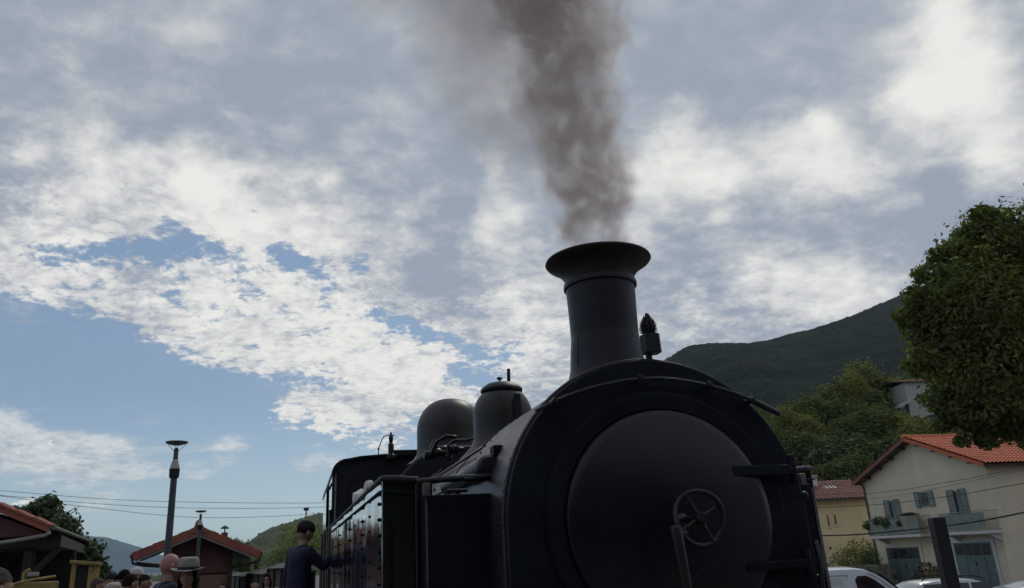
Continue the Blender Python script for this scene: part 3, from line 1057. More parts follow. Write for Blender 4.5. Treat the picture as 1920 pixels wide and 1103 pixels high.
def ridge_mesh(name, skyline, Y0, depth, foot_z, m, nu=420, nv=60, rough=3.0, tex=18.0, seed=0, canopy=1.0, bulge=0.35, fine=.28):
    """a mountain side: its crest runs through the given skyline at distance Y0, the flank comes down towards us, the back falls away"""
    pts = [at(x, y, Y0) for x, y in skyline]
    X = np.linspace(pts[0].x, pts[-1].x, nu)
    Z = np.interp(X, [p.x for p in pts], [p.z for p in pts])
    V = []
    for j in range(nv):
        t = j / (nv - 1)
        if t < .75:
            s_ = t / .75
            prof_ = s_ ** (1 - bulge)
            yy = Y0 - depth * (1 - s_)
        else:
            s_ = (t - .75) / .25
            prof_ = 1 - s_ * s_ * .8
            yy = Y0 + depth * .8 * s_
        for i in range(nu):
            z = foot_z + (Z[i] - foot_z) * prof_
            p = Vector((X[i] * (yy / Y0) ** .6, yy, z))
            n0 = mnoise.fractal(p / (tex * 7) + Vector((seed, 0, 0)), 1.0, 2.0, 4)
            n1 = mnoise.noise(p / tex + Vector((0, seed, 0)))
            n2 = abs(mnoise.noise(p / (tex * fine))) + .8 * abs(mnoise.noise(p / (tex * fine * .45)))
            damp = 1.0 if t < .62 else .0 if .70 < t < .8 else .4
            z += (n0 * rough * 3 + n1 * rough) * damp * min(1, s_ + .3 if t < .75 else 1) + n2 * canopy
            V.append((p.x, p.y, z))
    F = [(j * nu + i, j * nu + i + 1, (j + 1) * nu + i + 1, (j + 1) * nu + i) for j in range(nv - 1) for i in range(nu - 1)]
    return tag(obj(name, mesh_np(name, V, F), m, smooth=70), kind='structure')


ridge_mesh('mountain', [(560, 1058), (700, 1030), (850, 960), (960, 870), (1080, 760), (1180, 715), (1222, 688), (1256, 671), (1278, 656), (1300, 648), (1340, 645), (1400, 645), (1440, 640), (1475, 629), (1520, 619), (1560, 606), (1600, 592),
                        (1640, 575), (1680, 558), (1720, 541), (1780, 514), (1850, 492), (1960, 470), (2200, 450), (2600, 480)], 520, 330, -5, M_hill, nu=1100, nv=200, rough=1.2, tex=26, canopy=1.2, seed=3, fine=.11)
M_far = mat('far_mountain', (0.035, 0.050, 0.055), 0.95, var=0.4, vscale=.01)  # bluish base colour, some of the distant haze painted in
ridge_mesh('far_mountain', [(-260, 1040), (-160, 1010), (-60, 992), (60, 990), (120, 1000), (165, 1005), (200, 1010), (228, 1019), (250, 1029), (268, 1033), (300, 1048), (360, 1052), (430, 1060), (500, 1066), (640, 1062)],
           6300, 2200, -20, M_far, nu=300, nv=40, rough=20, tex=280, canopy=14, seed=9)
M_hill2 = mat('near_hill', (0.060, 0.078, 0.030), 0.95, var=0.5, vscale=.06, bump=1, bscale=.4, col2=(0.036, 0.052, 0.026))
ridge_mesh('hill', [(380, 1075), (440, 1068), (478, 1048), (498, 1022), (512, 1010), (530, 1012), (548, 1000), (560, 986), (575, 973), (600, 966), (660, 960), (760, 950), (900, 990), (1100, 1010)],
           320, 190, -3, M_hill2, nu=420, nv=150, rough=1.2, tex=14, canopy=1.2, seed=5, bulge=.3, fine=.14)
# wooded slope behind the houses
ridge_mesh('slope', [(1200, 1010), (1330, 900), (1420, 830), (1470, 796), (1530, 770), (1600, 750), (1700, 740), (1800, 725), (1960, 690), (2300, 640)],
           120, 52, -2.0, M_slope, nu=240, nv=60, rough=1.2, tex=9, canopy=.8, seed=6, bulge=.0)


def tree_mesh_obj(parent, clumps, n, size, m, seed, base, top, r0, spread, aspect=.55, nb=7, shell=.55):
    obj('crown', leaves('crown', clumps, n, size, seed, aspect=aspect, shell=shell), m, parent)
    b = limbs(BM(), base, top, r0, r0 * .25, seed, spread, nb)
    obj('trunk', b, M_bark, parent, smooth=50)


def clumpy(c, r, n, seed, k=.42, zs=1.0):
    g = random.Random(seed)
    out = []
    for i in range(n):
        a, e = g.uniform(0, 2 * math.pi), math.asin(g.uniform(-.8, 1))
        q_ = g.uniform(.45, .85)
        p = (c[0] + r[0] * q_ * math.cos(a) * math.cos(e), c[1] + r[1] * q_ * math.sin(a) * math.cos(e), c[2] + r[2] * q_ * math.sin(e))
        s_ = g.uniform(.7, 1.2) * k
        out.append((p, (r[0] * s_, r[1] * s_, r[2] * s_ * zs)))
    return out


# big broad-leaved tree at the right
tb = empty('broadleaf_tree', (20.4, 30, -1.75), 0, 'tall dense broad-leaved tree rising at the right before the mountain, branches over the tiled roof', 'tree')
cl = []
for (x, y, Y, rx, rz) in ((1860, 470, 30, 1.55, 1.35), (1815, 505, 29.6, 1.15, 1.05), (1905, 440, 30, 1.5, 1.2), (1772, 560, 29.4, 1.15, 1.15), (1766, 640, 29.4, 1.08, 1.2), (1850, 590, 29, 2.0, 1.7), (1800, 705, 29.4, 1.15, 1.10),
                        (1850, 700, 28.7, 1.7, 1.5), (1940, 600, 29, 2.2, 2.2), (1845, 770, 28.8, 1.2, .8), (1900, 760, 28.8, 1.5, 1.0), (1980, 700, 29.5, 2.4, 2.0), (1900, 520, 32, 2.6, 2.2),
                        (1800, 770, 29.2, .75, .55), (1737, 585, 29.4, .7, .7), (1740, 660, 29.4, .60, .7), (2000, 480, 30, 2.2, 2.0), (1990, 800, 29, 1.6, 1.0), (1870, 660, 32, 2.6, 2.6), (1764, 750, 29.5, .66, .5), (1822, 440, 30, .45, .4), (1790, 462, 29.6, .4, .35), (1757, 482, 29.5, .38, .35), (1735, 515, 29.5, .4, .4), (1712, 560, 29.5, .35, .4), (1700, 600, 29.6, .3, .35), (1712, 690, 29.5, .35, .3), (1850, 405, 30, .4, .3), (1770, 800, 29.2, .3, .2), (1815, 822, 29, .4, .2), (1852, 826, 28.9, .35, .25), (1720, 620, 29.6, .5, .5), (1838, 418, 30, .7, .5), (1905, 800, 28.8, .6, .4)):
    p = at(x, y, Y) - Vector((20.4, 30, -1.75))
    cl.append((tuple(p), (rx, rx, rz)))
g = random.Random(21)
for c_, r_ in list(cl):
    for j in range(5):
        a, e = g.uniform(0, 2 * math.pi), g.uniform(-.9, 1.3)
        dv = Vector((math.cos(a) * math.cos(e), math.sin(a) * math.cos(e), math.sin(e)))
        p = Vector(c_) + Vector((dv.x * r_[0], dv.y * r_[1], dv.z * r_[2])) * g.uniform(.9, 1.12)
        q_ = g.uniform(.16, .40)
        if (p.x + 20.4) / (p.y + 30) < .604 + .0:
            q_ *= .7
        cl.append((tuple(p), (q_, q_, q_ * g.uniform(.6, 1.0))))
me = leaves('crown', cl, 60000, 0.225, 11, aspect=.45, shell=.82)
obj('crown', me, M_leafbig, tb)
b = limbs(BM(), (0, 0, 0), (-.2, 0, 11.5), .38, .08, 4, 3.0, 12)
obj('trunk', b, M_bark, tb, smooth=50)

# fig tree behind the left shed
tp = at(95, 1000, 30)
tf = empty('fig_tree', (tp.x, 30, 0), 0, 'leafy tree showing above the red roof edge of the shed at the left', 'tree')
cl = []
for (x, y, rx, rz) in ((85, 958, .62, .55), (92, 940, .32, .26), (62, 962, .5, .38), (40, 966, .35, .28), (25, 955, .2, .15), (100, 985, .8, .5), (118, 988, .55, .4), (128, 1000, .4, .35), (75, 1000, 1.2, .8), (142, 1008, .2, .16),
                       (150, 1040, .75, .55), (160, 1062, .7, .6), (175, 1072, .5, .5), (120, 1050, 1.1, .9), (60, 1070, 1.5, 1.2), (185, 1085, .5, .5), (0, 1060, 1.6, 1.2)):
    p = at(x, y, 30) - Vector((tp.x, 30, 0))
    cl.append((tuple(p), (rx * 1.0, rx, rz)))
obj('crown', leaves('crown', cl, 11000, .20, 12, aspect=.6), M_leafgr, tf)
obj('trunk', limbs(BM(), (0, 0, 0), (-.4, 0, 3.6), .16, .04, 5, 1.2, 9), M_bark, tf, smooth=50)
# thin sprig right of the shed
sp_ = at(178, 1075, 27)
ts = empty('sapling', (sp_.x, 27, 0), 0, 'thin sapling with sparse leaves beside the yellow rail machine', 'tree')
cl = [(tuple(at(x, y, 27) - Vector((sp_.x, 27, 0))), (r_, r_, r_ * .8)) for x, y, r_ in ((181, 1044, .12), (190, 1048, .10), (172, 1052, .14), (178, 1060, .12), (186, 1063, .14), (180, 1078, .16), (190, 1080, .12), (174, 1085, .2))]
obj('crown', leaves('crown', cl, 260, .15, 14), M_leafgr, ts)
obj('trunk', limbs(BM(), (0, 0, 0), (.05, 0, 1.9), .03, .008, 6, .35, 8, 6), M_bark, ts, smooth=50)

# trees on the wooded slope (each its own), one crown mesh per kind, copied
protos = []
for k, (mm_, n, sz) in enumerate(((M_leafyl, 11000, .29), (M_leafdk, 11000, .29), (M_leafgr, 10000, .28))):
    cl = clumpy((0, 0, 4.2), (2.6, 2.6, 3.1), 15, 30 + k, .45)
    me = leaves('crown', cl, n, sz, 40 + k, aspect=.6, shell=.78)
    b = limbs(BM(), (0, 0, 0), (0, 0, 6), .26, .05, 50 + k, 1.6, 7, 7)
    bmesh.ops.recalc_face_normals(b, faces=b.faces[:])
    tm = bpy.data.meshes.new('trunk')
    b.to_mesh(tm)
    b.free()
    me.materials.append(mm_)
    tm.materials.append(M_bark)
    protos.append((me, tm))
cone_cl = [((0, 0, 1.2 + i * .75), (1.25 - i * .13, 1.25 - i * .13, .6)) for i in range(9)]
me = leaves('crown', cone_cl, 3500, .3, 60, aspect=.35)
me.materials.append(M_leafdk)
protos.append((me, protos[0][1]))


def plant(x, y, Y, hgt, kind, label, name='slope_tree', cat='tree', group=None, wid=1.0, rot=0):
    """a tree whose crown top appears at (x, y) and stands Y metres ahead"""
    p = at(x, y, Y)
    o = empty(name, (p.x, Y, p.z - hgt), rot, label, cat, group)
    s_ = hgt / 7.8
    for nm, me in (('crown', protos[kind][0]), ('trunk', protos[kind][1])):
        c = bpy.data.objects.new(nm, me)
        COL.objects.link(c)
        c.parent = o
        c.scale = (s_ * wid, s_ * wid, s_)
    return o


GT = 'trees on the slope behind the houses'
trees = [(1625, 682, 118, 12, 0, 'round yellow-green tree standing highest on the slope below the mountain', 1.3),
         (1575, 706, 112, 10, 0, 'yellow-green tree just left of the highest round one on the slope', 1.2),
         (1672, 712, 116, 10, 2, 'grey-green tree between the round yellow-green tree and the white hill house', 1.1),
         (1530, 735, 104, 9.5, 1, 'dark green tree on the slope above the tip of the handrail', 1.3),
         (1484, 760, 92, 8, 0, 'light green small tree right beside the black smokebox edge', 1.0),
         (1440, 800, 88, 9, 1, 'dark tree half hidden behind the smokebox edge', 1.2),
         (1600, 765, 96, 8, 1, 'dark bushy tree on the slope left of the white hill house', 1.5),
         (1655, 772, 96, 8, 0, 'olive green tree right below the round yellow-green one', 1.4),
         (1510, 800, 84, 8, 1, 'dark rounded tree low on the slope above the small red roof', 1.4),
         (1560, 812, 80, 7.5, 2, 'grey-green tree low on the slope above the brown chimney roof', 1.4),
         (1720, 788, 90, 7.5, 0, 'olive tree under the white hill house at the tall tree', 1.5),
         (1640, 815, 76, 7.5, 1, 'dark tree directly behind the left eave of the orange roof', 1.4),
         (1588, 845, 72, 6.5, 1, 'deep green tree filling the gap between both tiled roofs', 1.3),
         (1770, 800, 84, 7, 1, 'dark tree behind the ridge of the orange roof', 1.6),
         (1850, 790, 84, 8, 2, 'grey-green tree behind the right end of the orange roof', 1.6),
         (1920, 760, 84, 9, 1, 'dark tree at the right edge behind the orange roof', 1.6),
         (1540, 862, 74, 6.0, 1, 'dark bush-like tree right behind the small white chimney', 1.3)]
for i, (x, y, Y, h, k, lab, wd) in enumerate(trees):
    plant(x, y, Y, h, k, lab, group=GT, wid=wd, rot=i * 1.3)
# undergrowth that reads as one mass
cl = []
g = random.Random(77)
for i in range(240):
    x = g.uniform(1380, 2000)
    y0 = 800 - (x - 1450) * .12
    y = g.uniform(max(700, y0 - 30), 950)
    t = (y - 740) / 210
    Y = 112 - 44 * t + g.uniform(-3, 3)
    if 1650 < x < 1770 and y < 810:
        continue
    p = at(x, y, Y)
    r_ = g.uniform(1.2, 2.6)
    cl.append((tuple(p), (r_, r_, r_ * .8)))
o = obj('undergrowth', leaves('undergrowth', cl, 90000, .30, 70, aspect=.6), M_leafdk)
tag(o, kind='stuff')
# scrub on the left hill
g = random.Random(78)
cl = []
for i in range(150):
    x = g.uniform(470, 640)
    y = g.uniform(1005, 1075)
    if y < 1062 - (x - 470) * .75 + 6:
        continue
    p = at(x, y, g.uniform(150, 230))
    r_ = g.uniform(2.0, 4)
    cl.append((tuple(p), (r_, r_, r_ * .8)))
o = obj('hillside_scrub', leaves('hillside_scrub', cl, 16000, .8, 71, aspect=.6), M_leafyl)
tag(o, kind='stuff')
plant(466, 1010, 90, 5.5, 3, 'small pointed conifer just behind the station roof, right-hand one of two', 'conifer', group='conifers behind the station roof', wid=.8)
plant(453, 1008, 92, 5.0, 1, 'dark rounded treetop peeping over the station roof beside the conifer', 'conifer', wid=.7)
plant(482, 1028, 110, 5.0, 3, 'small dark conifer at the foot of the hill by the roof corner', 'conifer', group='conifers behind the station roof', wid=.9)
plant(588, 961, 300, 6, 3, 'lone conifer on the hilltop beside the mast', 'conifer', wid=.8)
mp = at(574, 965, 300)
b = tube(BM(), [(0, 0, 0), (0, 0, 9)], [.35, .25], 8)
o = empty('mast', (mp.x, 300, mp.z - 7), 0, 'thin mast standing on top of the green hill behind the driver', 'mast')
obj('mast_pole', b, M_dark, o)
obj('mast_head', box(BM(), -.9, .9, -.3, .3, 8.4, 9.4), M_dark, o)

# ================================================================== houses on the right
M_render = mat('pale_render', (0.76, 0.66, 0.50), 0.85, var=0.16, vscale=.8, bump=0.3, bscale=12, col2=(0.67, 0.59, 0.46))
M_ochre = mat('ochre_render', (0.78, 0.64, 0.38), 0.85, var=0.2, vscale=.9, bump=0.3, bscale=10, col2=(0.66, 0.55, 0.34))
M_tile = mat('orange_tiles', (0.62, 0.165, 0.075), 0.75, var=0.35, vscale=2.5, bump=0.3, bscale=20, col2=(0.48, 0.12, 0.06))
M_tile2 = mat('brown_tiles', (0.26, 0.115, 0.085), 0.8, var=0.35, vscale=3, bump=0.3, bscale=20)
M_trim = mat('white_trim', (0.62, 0.62, 0.60), 0.7, var=0.15)
M_shut = mat('pale_green_shutters', (0.24, 0.30, 0.28), 0.7, var=0.2, vscale=6)
M_gar = mat('green_garage_door', (0.095, 0.155, 0.135), 0.6, var=0.25, vscale=2)
M_gar2 = mat('blue_green_garage_door', (0.14, 0.20, 0.20), 0.6, var=0.25, vscale=2)
M_soff = mat('brown_soffit', (0.10, 0.07, 0.055), 0.8, var=0.3)
M_balc = mat('pale_green_balcony', (0.32, 0.375, 0.33), 0.6, var=0.25, vscale=5)
M_wood = mat('grey_wood', (0.16, 0.14, 0.12), 0.8, var=0.3)
M_glassd = mat('window_glass', (0.02, 0.024, 0.028), 0.08, spec=0.7)


def tile_roof(name, o0, along, down, nc, nr, m, parent, amp=.045, lift=.035):
    """overlapping barrel tiles: real waves along the eave and a step at every course"""
    o0, along, down = Vector(o0), Vector(along), Vector(down)
    nrm = along.cross(down).normalized()
    if nrm.z < 0:
        nrm = -nrm
    S = 6
    V, F = [], []
    g = random.Random(len(name) + nc)
    cols = nc * S + 1
    for r in range(nr):
        for e in (0, 1):
            tt = (r + e * 1.06) / nr
            jit = g.uniform(-.006, .006)
            for i in range(cols):
                ph = (i % S) / S
                hh = abs(math.cos(math.pi * ph)) * amp * 2 - amp
                p = o0 + along * (i / (cols - 1)) + down * tt + nrm * (hh + lift * e + jit + .06)
                V.append(tuple(p))
        k = r * 2 * cols
        for i in range(cols - 1):
            F.append((k + i, k + i + 1, k + cols + i + 1, k + cols + i))
    for r in range(nr - 1):
        k = (r * 2 + 1) * cols
        for i in range(cols - 1):
            F.append((k + i, k + i + 1, k + cols + i + 1, k + cols + i))
    o = obj(name, mesh_np(name, V, F), m, parent, smooth=35)
    return tag(o, kind='stuff')


HL, HR_ = Vector((23.02, 52, 0)), Vector((25.15, 42, 0))
hx = (HR_ - HL)
hw_ = hx.length
hx.normalize()
hy = Vector((-hx.y, hx.x, 0))          # into the house
if hy.x < 0:
    hy = -hy
hang = math.atan2(hx.y, hx.x)
H0 = HL + Vector((0, 0, -1.8))
# local frame: x along the facade (left corner to right corner), y outwards is negative
hs = empty('white_house', H0, hang, 'pale two-storey house with orange tiled roof and two flowered balconies behind the parked cars', 'house')
assert hy.dot(Vector((-math.sin(hang), math.cos(hang), 0))) > .99


def hloc(x, y, plane_off=0.0):
    """point of the facade plane seen at a place of the photograph, in house coordinates"""
    d = ray(x, y)
    n = hy
    P0 = HL + hy * plane_off
    t = (P0 - CAM).dot(n) / d.dot(n)
    P = CAM + d * t
    q_ = P - H0
    return (q_.dot(hx), q_.z)


AP = hloc(1693, 822, -.6)
EL = hloc(1597, 907, -.6)
ER = hloc(1838, 868, -.6)
DEP = 11.0
# walls
wl_z, wr_z = EL[1], ER[1]
sl = (AP[1] - EL[1]) / (AP[0] - EL[0])
sr = (AP[1] - ER[1]) / (ER[0] - AP[0])
zl = AP[1] - .12 - sl * AP[0]
zr = AP[1] - .12 - sr * (hw_ - AP[0])
b = prism(BM(), [(0, 0), (hw_, 0), (hw_, zr), (AP[0], AP[1] - .12), (0, zl)], lambda p, q_, t: Vector((p, t, q_)), 0, DEP)
wall = obj('wall', b, M_render, hs)
# boolean free openings: frames stand in front of the plaster, reveals behind dark boxes
# roof
for side, (e0, z0) in (('l', EL), ('r', ER)):
    a0 = Vector((AP[0], -.6, AP[1]))
    dn = Vector((e0 - AP[0], 0, z0 - AP[1]))
    if side == 'r':
        dn = dn * 1.04
    al = Vector((0, DEP + 1.2, 0))
    nr = max(6, int(dn.length / .36))
    tile_roof('roof_tiles', a0, al, dn, int(al.length / .24), nr, M_tile, hs)
    # boards below the tiles
    nrm = al.cross(dn).normalized()
    if nrm.z < 0:
        nrm = -nrm
    q0, q1 = a0, a0 + dn
    b = hexa(BM(), [q0 - nrm * .14, q1 - nrm * .14, q1 + al - nrm * .14, q0 + al - nrm * .14, q0 - nrm * .02, q1 - nrm * .02, q1 + al - nrm * .02, q0 + al - nrm * .02])
    obj('roof_deck', b, M_soff, hs)
    b = hexa(BM(), [q0 + Vector((0, -.03, 0)) - nrm * .16, q1 + Vector((0, -.03, 0)) - nrm * .16, q1 - nrm * .16 + Vector((0, .0, 0)), q0 - nrm * .16, q0 + Vector((0, -.03, 0)) + nrm * .04, q1 + Vector((0, -.03, 0)) + nrm * .04, q1 + nrm * .04, q0 + nrm * .04])
    obj('barge_board', b, M_tile2 if side == 'l' else M_tile, hs)
    # rafters ends
    for k in range(int(dn.length / 1.3)):
        pz = q0 + dn * ((k + .7) / (dn.length / 1.3)) - nrm * .22
        b = box(BM(), pz.x - .05, pz.x + .05, -.55, .02, pz.z - .06, pz.z + .05)
        obj('purlin_end', b, M_soff, hs)
b = tube(BM(), [(AP[0], -.66, AP[1] + .07), (AP[0], DEP + .6, AP[1] + .07)], .13, 10)
obj('ridge_tiles', b, M_tile, hs, smooth=50)
# drain pipe
xx = hloc(1626, 960)[0]
b = tube(BM(), [(.10, -.07, zl - .15), (.10, -.07, 0)], .05, 8)
obj('drain_pipe', b, M_soff, hs, smooth=50)


def shutter_pair(cx0, cx1, z0, z1, opening=True, tall=True):
    wd = cx1 - cx0
    fr = obj('window', box(BM(), cx0 + wd * .28, cx1 - wd * .28, -.02, .10, z0 + .03, z1 - .03), M_trim, hs)
    obj('pane', box(BM(), cx0 + wd * .31, cx1 - wd * .31, -.03, -.021, z0 + .1, z1 - .1), M_glassd, fr)
    for sd_ in (0, 1):
        xa = cx0 + (wd * .62 if sd_ else 0)
        xb = xa + wd * .38
        root_ = BM()
        box(root_, xa, xa + .06, -.10, -.05, z0, z1)
        box(root_, xb - .06, xb, -.10, -.05, z0, z1)
        for zz in (z0, (z0 + z1) / 2 - .04, z1 - .08):
            box(root_, xa + .06, xb - .06, -.098, -.052, zz, zz + .08)
        sh = obj('shutter', root_, M_shut, hs)
        nsl = int((z1 - z0) / .11)
        sb = BM()
        for k in range(nsl):
            zz = z0 + .09 + (z1 - z0 - .18) * k / nsl
            hexa(sb, [(xa + .06, -.095, zz), (xb - .06, -.095, zz), (xb - .06, -.060, zz + .05), (xa + .06, -.060, zz + .05),
                      (xa + .06, -.090, zz + .012), (xb - .06, -.090, zz + .012), (xb - .06, -.055, zz + .062), (xa + .06, -.055, zz + .062)])
        tag(obj('louvre_slats', sb, M_shut, sh), kind='stuff')


A = hloc(1657, 940)
B_ = hloc(1685, 934)
slabL = hloc(1680, 1003)[1]
zt = (A[1] + B_[1]) / 2
shutter_pair(A[0], B_[0], slabL + .15, zt)
A2 = hloc(1775, 921)
B2 = hloc(1809, 914)
slabR = hloc(1805, 998)[1]
slab = (slabL + slabR) / 2
shutter_pair(A2[0], B2[0], slab + .15, (A2[1] + B2[1]) / 2)
# middle window with bars and open shutters
A3, B3 = hloc(1714, 924), hloc(1748, 919)
C3 = hloc(1731, 951)[1]
wz1 = (A3[1] + B3[1]) / 2
fr = obj('window', box(BM(), A3[0] + .38, B3[0] - .38, -.03, .12, C3, wz1), M_trim, hs)
obj('pane', box(BM(), A3[0] + .44, B3[0] - .44, -.045, -.031, C3 + .06, wz1 - .06), M_glassd, fr)
for xa, xb in ((A3[0], A3[0] + .36), (B3[0] - .36, B3[0])):
    b = BM()
    for x0, x1, z0, z1 in ((xa, xa + .05, C3, wz1), (xb - .05, xb, C3, wz1), (xa, xb, C3, C3 + .06), (xa, xb, wz1 - .06, wz1), (xa, xb, (C3 + wz1) / 2 - .03, (C3 + wz1) / 2 + .03)):
        box(b, x0 + .001 * len(b.verts), x1, -.085 - .0003 * len(b.verts), -.045, z0, z1)
    box(b, xa + .04, xb - .04, -.070, -.050, C3 + .04, wz1 - .04)
    obj('shutter', b, M_shut, hs)
b = BM()
for k in range(5):
    x = A3[0] + .42 + k * (B3[0] - A3[0] - .84) / 4
    tube(b, [(x, -.10, wz1), (x, -.14, C3 + .3), (x, -.20, C3 + .10), (x, -.10, C3 - .02)], .012, 5)
tag(obj('window_grille', b, M_wood, hs), kind='stuff')


def balcony(x0, x1, z, proj=.95):
    sb = obj('balcony', box(BM(), x0, x1, -proj, -.001, z - .16, z), M_trim, hs, bev=.02)
    for zz in (z + .98, z + .06):
        b = BM()
        tube(b, [(x0 + .04, -.02, zz), (x0 + .04, -proj + .04, zz), (x1 - .04, -proj + .04, zz), (x1 - .04, -.02, zz)], .022, 6)
        obj('balcony_rail', b, M_balc, sb)
    n_ = int((x1 - x0) / .12)
    b = BM()
    for k in range(n_ + 1):
        x = x0 + .04 + (x1 - x0 - .08) * k / n_
        tube(b, [(x, -proj + .04, z), (x, -proj + .04, z + .98)], .011, 4)
    for k in range(1, 7):
        for x in (x0 + .04, x1 - .04):
            tube(b, [(x, -proj * k / 7, z), (x, -proj * k / 7, z + .98)], .011, 4)
    tag(obj('balcony_bars', b, M_balc, sb), kind='stuff')
    obj('balcony_panel', box(BM(), x0 + .06, x1 - .06, -proj + .055, -proj + .065, z + .10, z + .90), M_balc, sb)
    for x in (x0 + .3, x1 - .3):
        b = prism(BM(), [(-.001, z - .161), (-proj * .8, z - .161), (-.001, z - .55)], lambda p, q_, t: Vector((t, p, q_)), x - .08, x + .08)
        obj('balcony_bracket', b, M_trim, sb)
    return sb


bx0, bx1 = hloc(1634, 1008, -.9)[0], hloc(1727, 1002, -.9)[0]
balcony(bx0, bx1, slab)
cx0_, cx1_ = hloc(1765, 1000, -.9)[0], hloc(1853, 992, -.9)[0]
balcony(cx0_, cx1_, slab)
# garage openings
for (pa, pb, mm_, lights) in (((1662, 1028), (1723, 1025), M_gar, 3), ((1788, 1021), (1858, 1014), M_gar2, 4)):
    a_, b2 = hloc(*pa), hloc(*pb)
    zt = (a_[1] + b2[1]) / 2
    x0, x1 = a_[0], b2[0]
    surr = BM()
    box(surr, x0 - .22, x0, -.05, .0, 0, zt + .22)
    box(surr, x1, x1 + .22, -.05, .0, 0, zt + .22)
    box(surr, x0, x1, -.05, 0, zt, zt + .22)
    obj('garage_frame', surr, M_trim if lights == 4 else M_render, hs)
    dr = obj('garage_door', box(BM(), x0, x1, -.02, -.002, 0.02, zt), mm_, hs)
    nz = lights
    for k in range(nz):
        xa = x0 + .12 + (x1 - x0 - .2) * k / nz
        xb = xa + (x1 - x0 - .2) / nz - .08
        obj('pane', box(BM(), xa, xb, -.034, -.021, zt - .62, zt - .08), M_glassd, dr)
    for k in range(1, 4):
        xm = x0 + (x1 - x0) * k / 4
        obj('door_batten', box(BM(), xm - .03, xm + .03, -.04, -.0205, .05, zt - .70), mm_, dr)
    b = BM()
    ball(b, (x0 + (x1 - x0) * .52, -.06, zt - 1.05), .05, 8, 5, (1, .6, 1.8))
    obj('handle', b, M_dark, dr)

# balcony pots and shrubs
M_pot = mat('clay_pot', (0.30, 0.16, 0.11), 0.8, var=.3)
M_pot2 = mat('striped_planter', (0.42, 0.38, 0.32), 0.8, var=.3, vscale=20)


def pot(x, y, r_, label, kind=0, group=None, dens=900):
    lx, lz = hloc(x, y, -.75)
    P = H0 + hx * lx + hy * -.75 + Vector((0, 0, slab + .002))
    o = empty('potted_plant', P, hang, label, 'plant', group)
    b = lathe(BM(), [(.10, 0), (.15, .30), (.17, .30), (.17, .34), (.13, .34), (.12, .30)], (0, 0, 0), 'z', 14)
    obj('pot', b, M_pot if not kind else M_pot2, o, smooth=40)
    hgt = max(.5, lz - slab)
    cl = [((0, 0, hgt), (r_, r_, r_ * .8)), ((r_ * .5, .05, hgt - .1), (r_ * .6, r_ * .6, r_ * .5)), ((0, 0, .55), (r_ * .4, r_ * .4, .25))]
    obj('leaves', leaves('leaves', cl, dens, .10, int(x), aspect=.6), (M_leafgr, M_leafdk)[kind % 2], o)
    return o


pot(1629, 985, .38, 'round bushy potted shrub at the left corner of the left balcony', 1)
pot(1648, 978, .36, 'spiky potted plant second from the left on the left balcony', 0)
pot(1665, 980, .42, 'wide leafy potted plant third from the left on the left balcony', 1)
pot(1690, 982, .26, 'small dark potted plant right of the left balcony door', 1)
lx, lz = hloc(1708, 985, -.6)
P = H0 + hx * lx + hy * -.6 + Vector((0, 0, slab + .002))
o = empty('striped_planter', P, hang, 'round striped planter at the right end of the left balcony', 'planter')
obj('planter_bowl', lathe(BM(), [(.30, 0), (.42, .70), (.48, .95), (.48, 1.02), (.42, 1.02), (.38, .9)], (0, 0, 0), 'z', 20), M_pot2, o, smooth=40)
obj('leaves', leaves('leaves', [((0, 0, 1.08), (.42, .42, .12))], 500, .10, 3), M_leafgr, o)
for x, y, lab in ((1636, 1018, 'drooping green shrub hanging below the left end of the left balcony'),):
    lx, lz = hloc(x, y, -.8)
    P = H0 + hx * lx + hy * -1.1
    o = empty('climbing_shrub', P, hang, lab, 'plant')
    cl = [((0, 0, 2.0), (.7, .4, .9)), ((-.4, 0, 1.2), (.8, .5, .9)), ((.1, 0, .5), (.8, .5, .6))]
    obj('leaves', leaves('leaves', cl, 2600, .14, 8), M_leafgr, o)
    obj('stem', limbs(BM(), (0, 0, 0), (0, 0, 2.2), .05, .02, 8, .5, 6, 6), M_bark, o)

# ochre house further back
yl, yr = at(1498, 938, 60), at(1626, 936, 60)
oh = empty('ochre_house', (yl.x - 4.5, 60, -2.0), 0, 'ochre rendered house with brown tiled roof and two slit windows, behind the white van', 'house')
wz = (yl.z + yr.z) / 2 + 2.0 + .05
ww = yr.x - yl.x + 4.4
b = box(BM(), 0, ww, 0, 7, 0, wz)
obj('wall', b, M_ochre, oh)
rz_ = at(1520, 905, 63.5).z + 2.0
tile_roof('roof_tiles', (-.5, 3.5, rz_), (ww + 1.0, 0, 0), (0, -4.1, wz - rz_ - .05), int(ww / .26), 12, M_tile2, oh)
tile_roof('roof_tiles', (-.5, 3.5, rz_), (ww + 1.0, 0, 0), (0, 4.1, wz - rz_ - .05), int(ww / .26), 12, M_tile2, oh)
obj('eave_board', box(BM(), -.5, ww + .5, -.62, -.56, wz - .18, wz + .02), M_soff, oh)
obj('soffit', box(BM(), -.48, ww + .48, -.555, -.001, wz - .06, wz + .02), M_soff, oh)
b = prism(BM(), [(0, wz), (7, wz), (3.5, rz_ - .05)], lambda p, q_, t: Vector((t, p, q_)), .001, ww - .001)
obj('gable', b, M_ochre, oh)
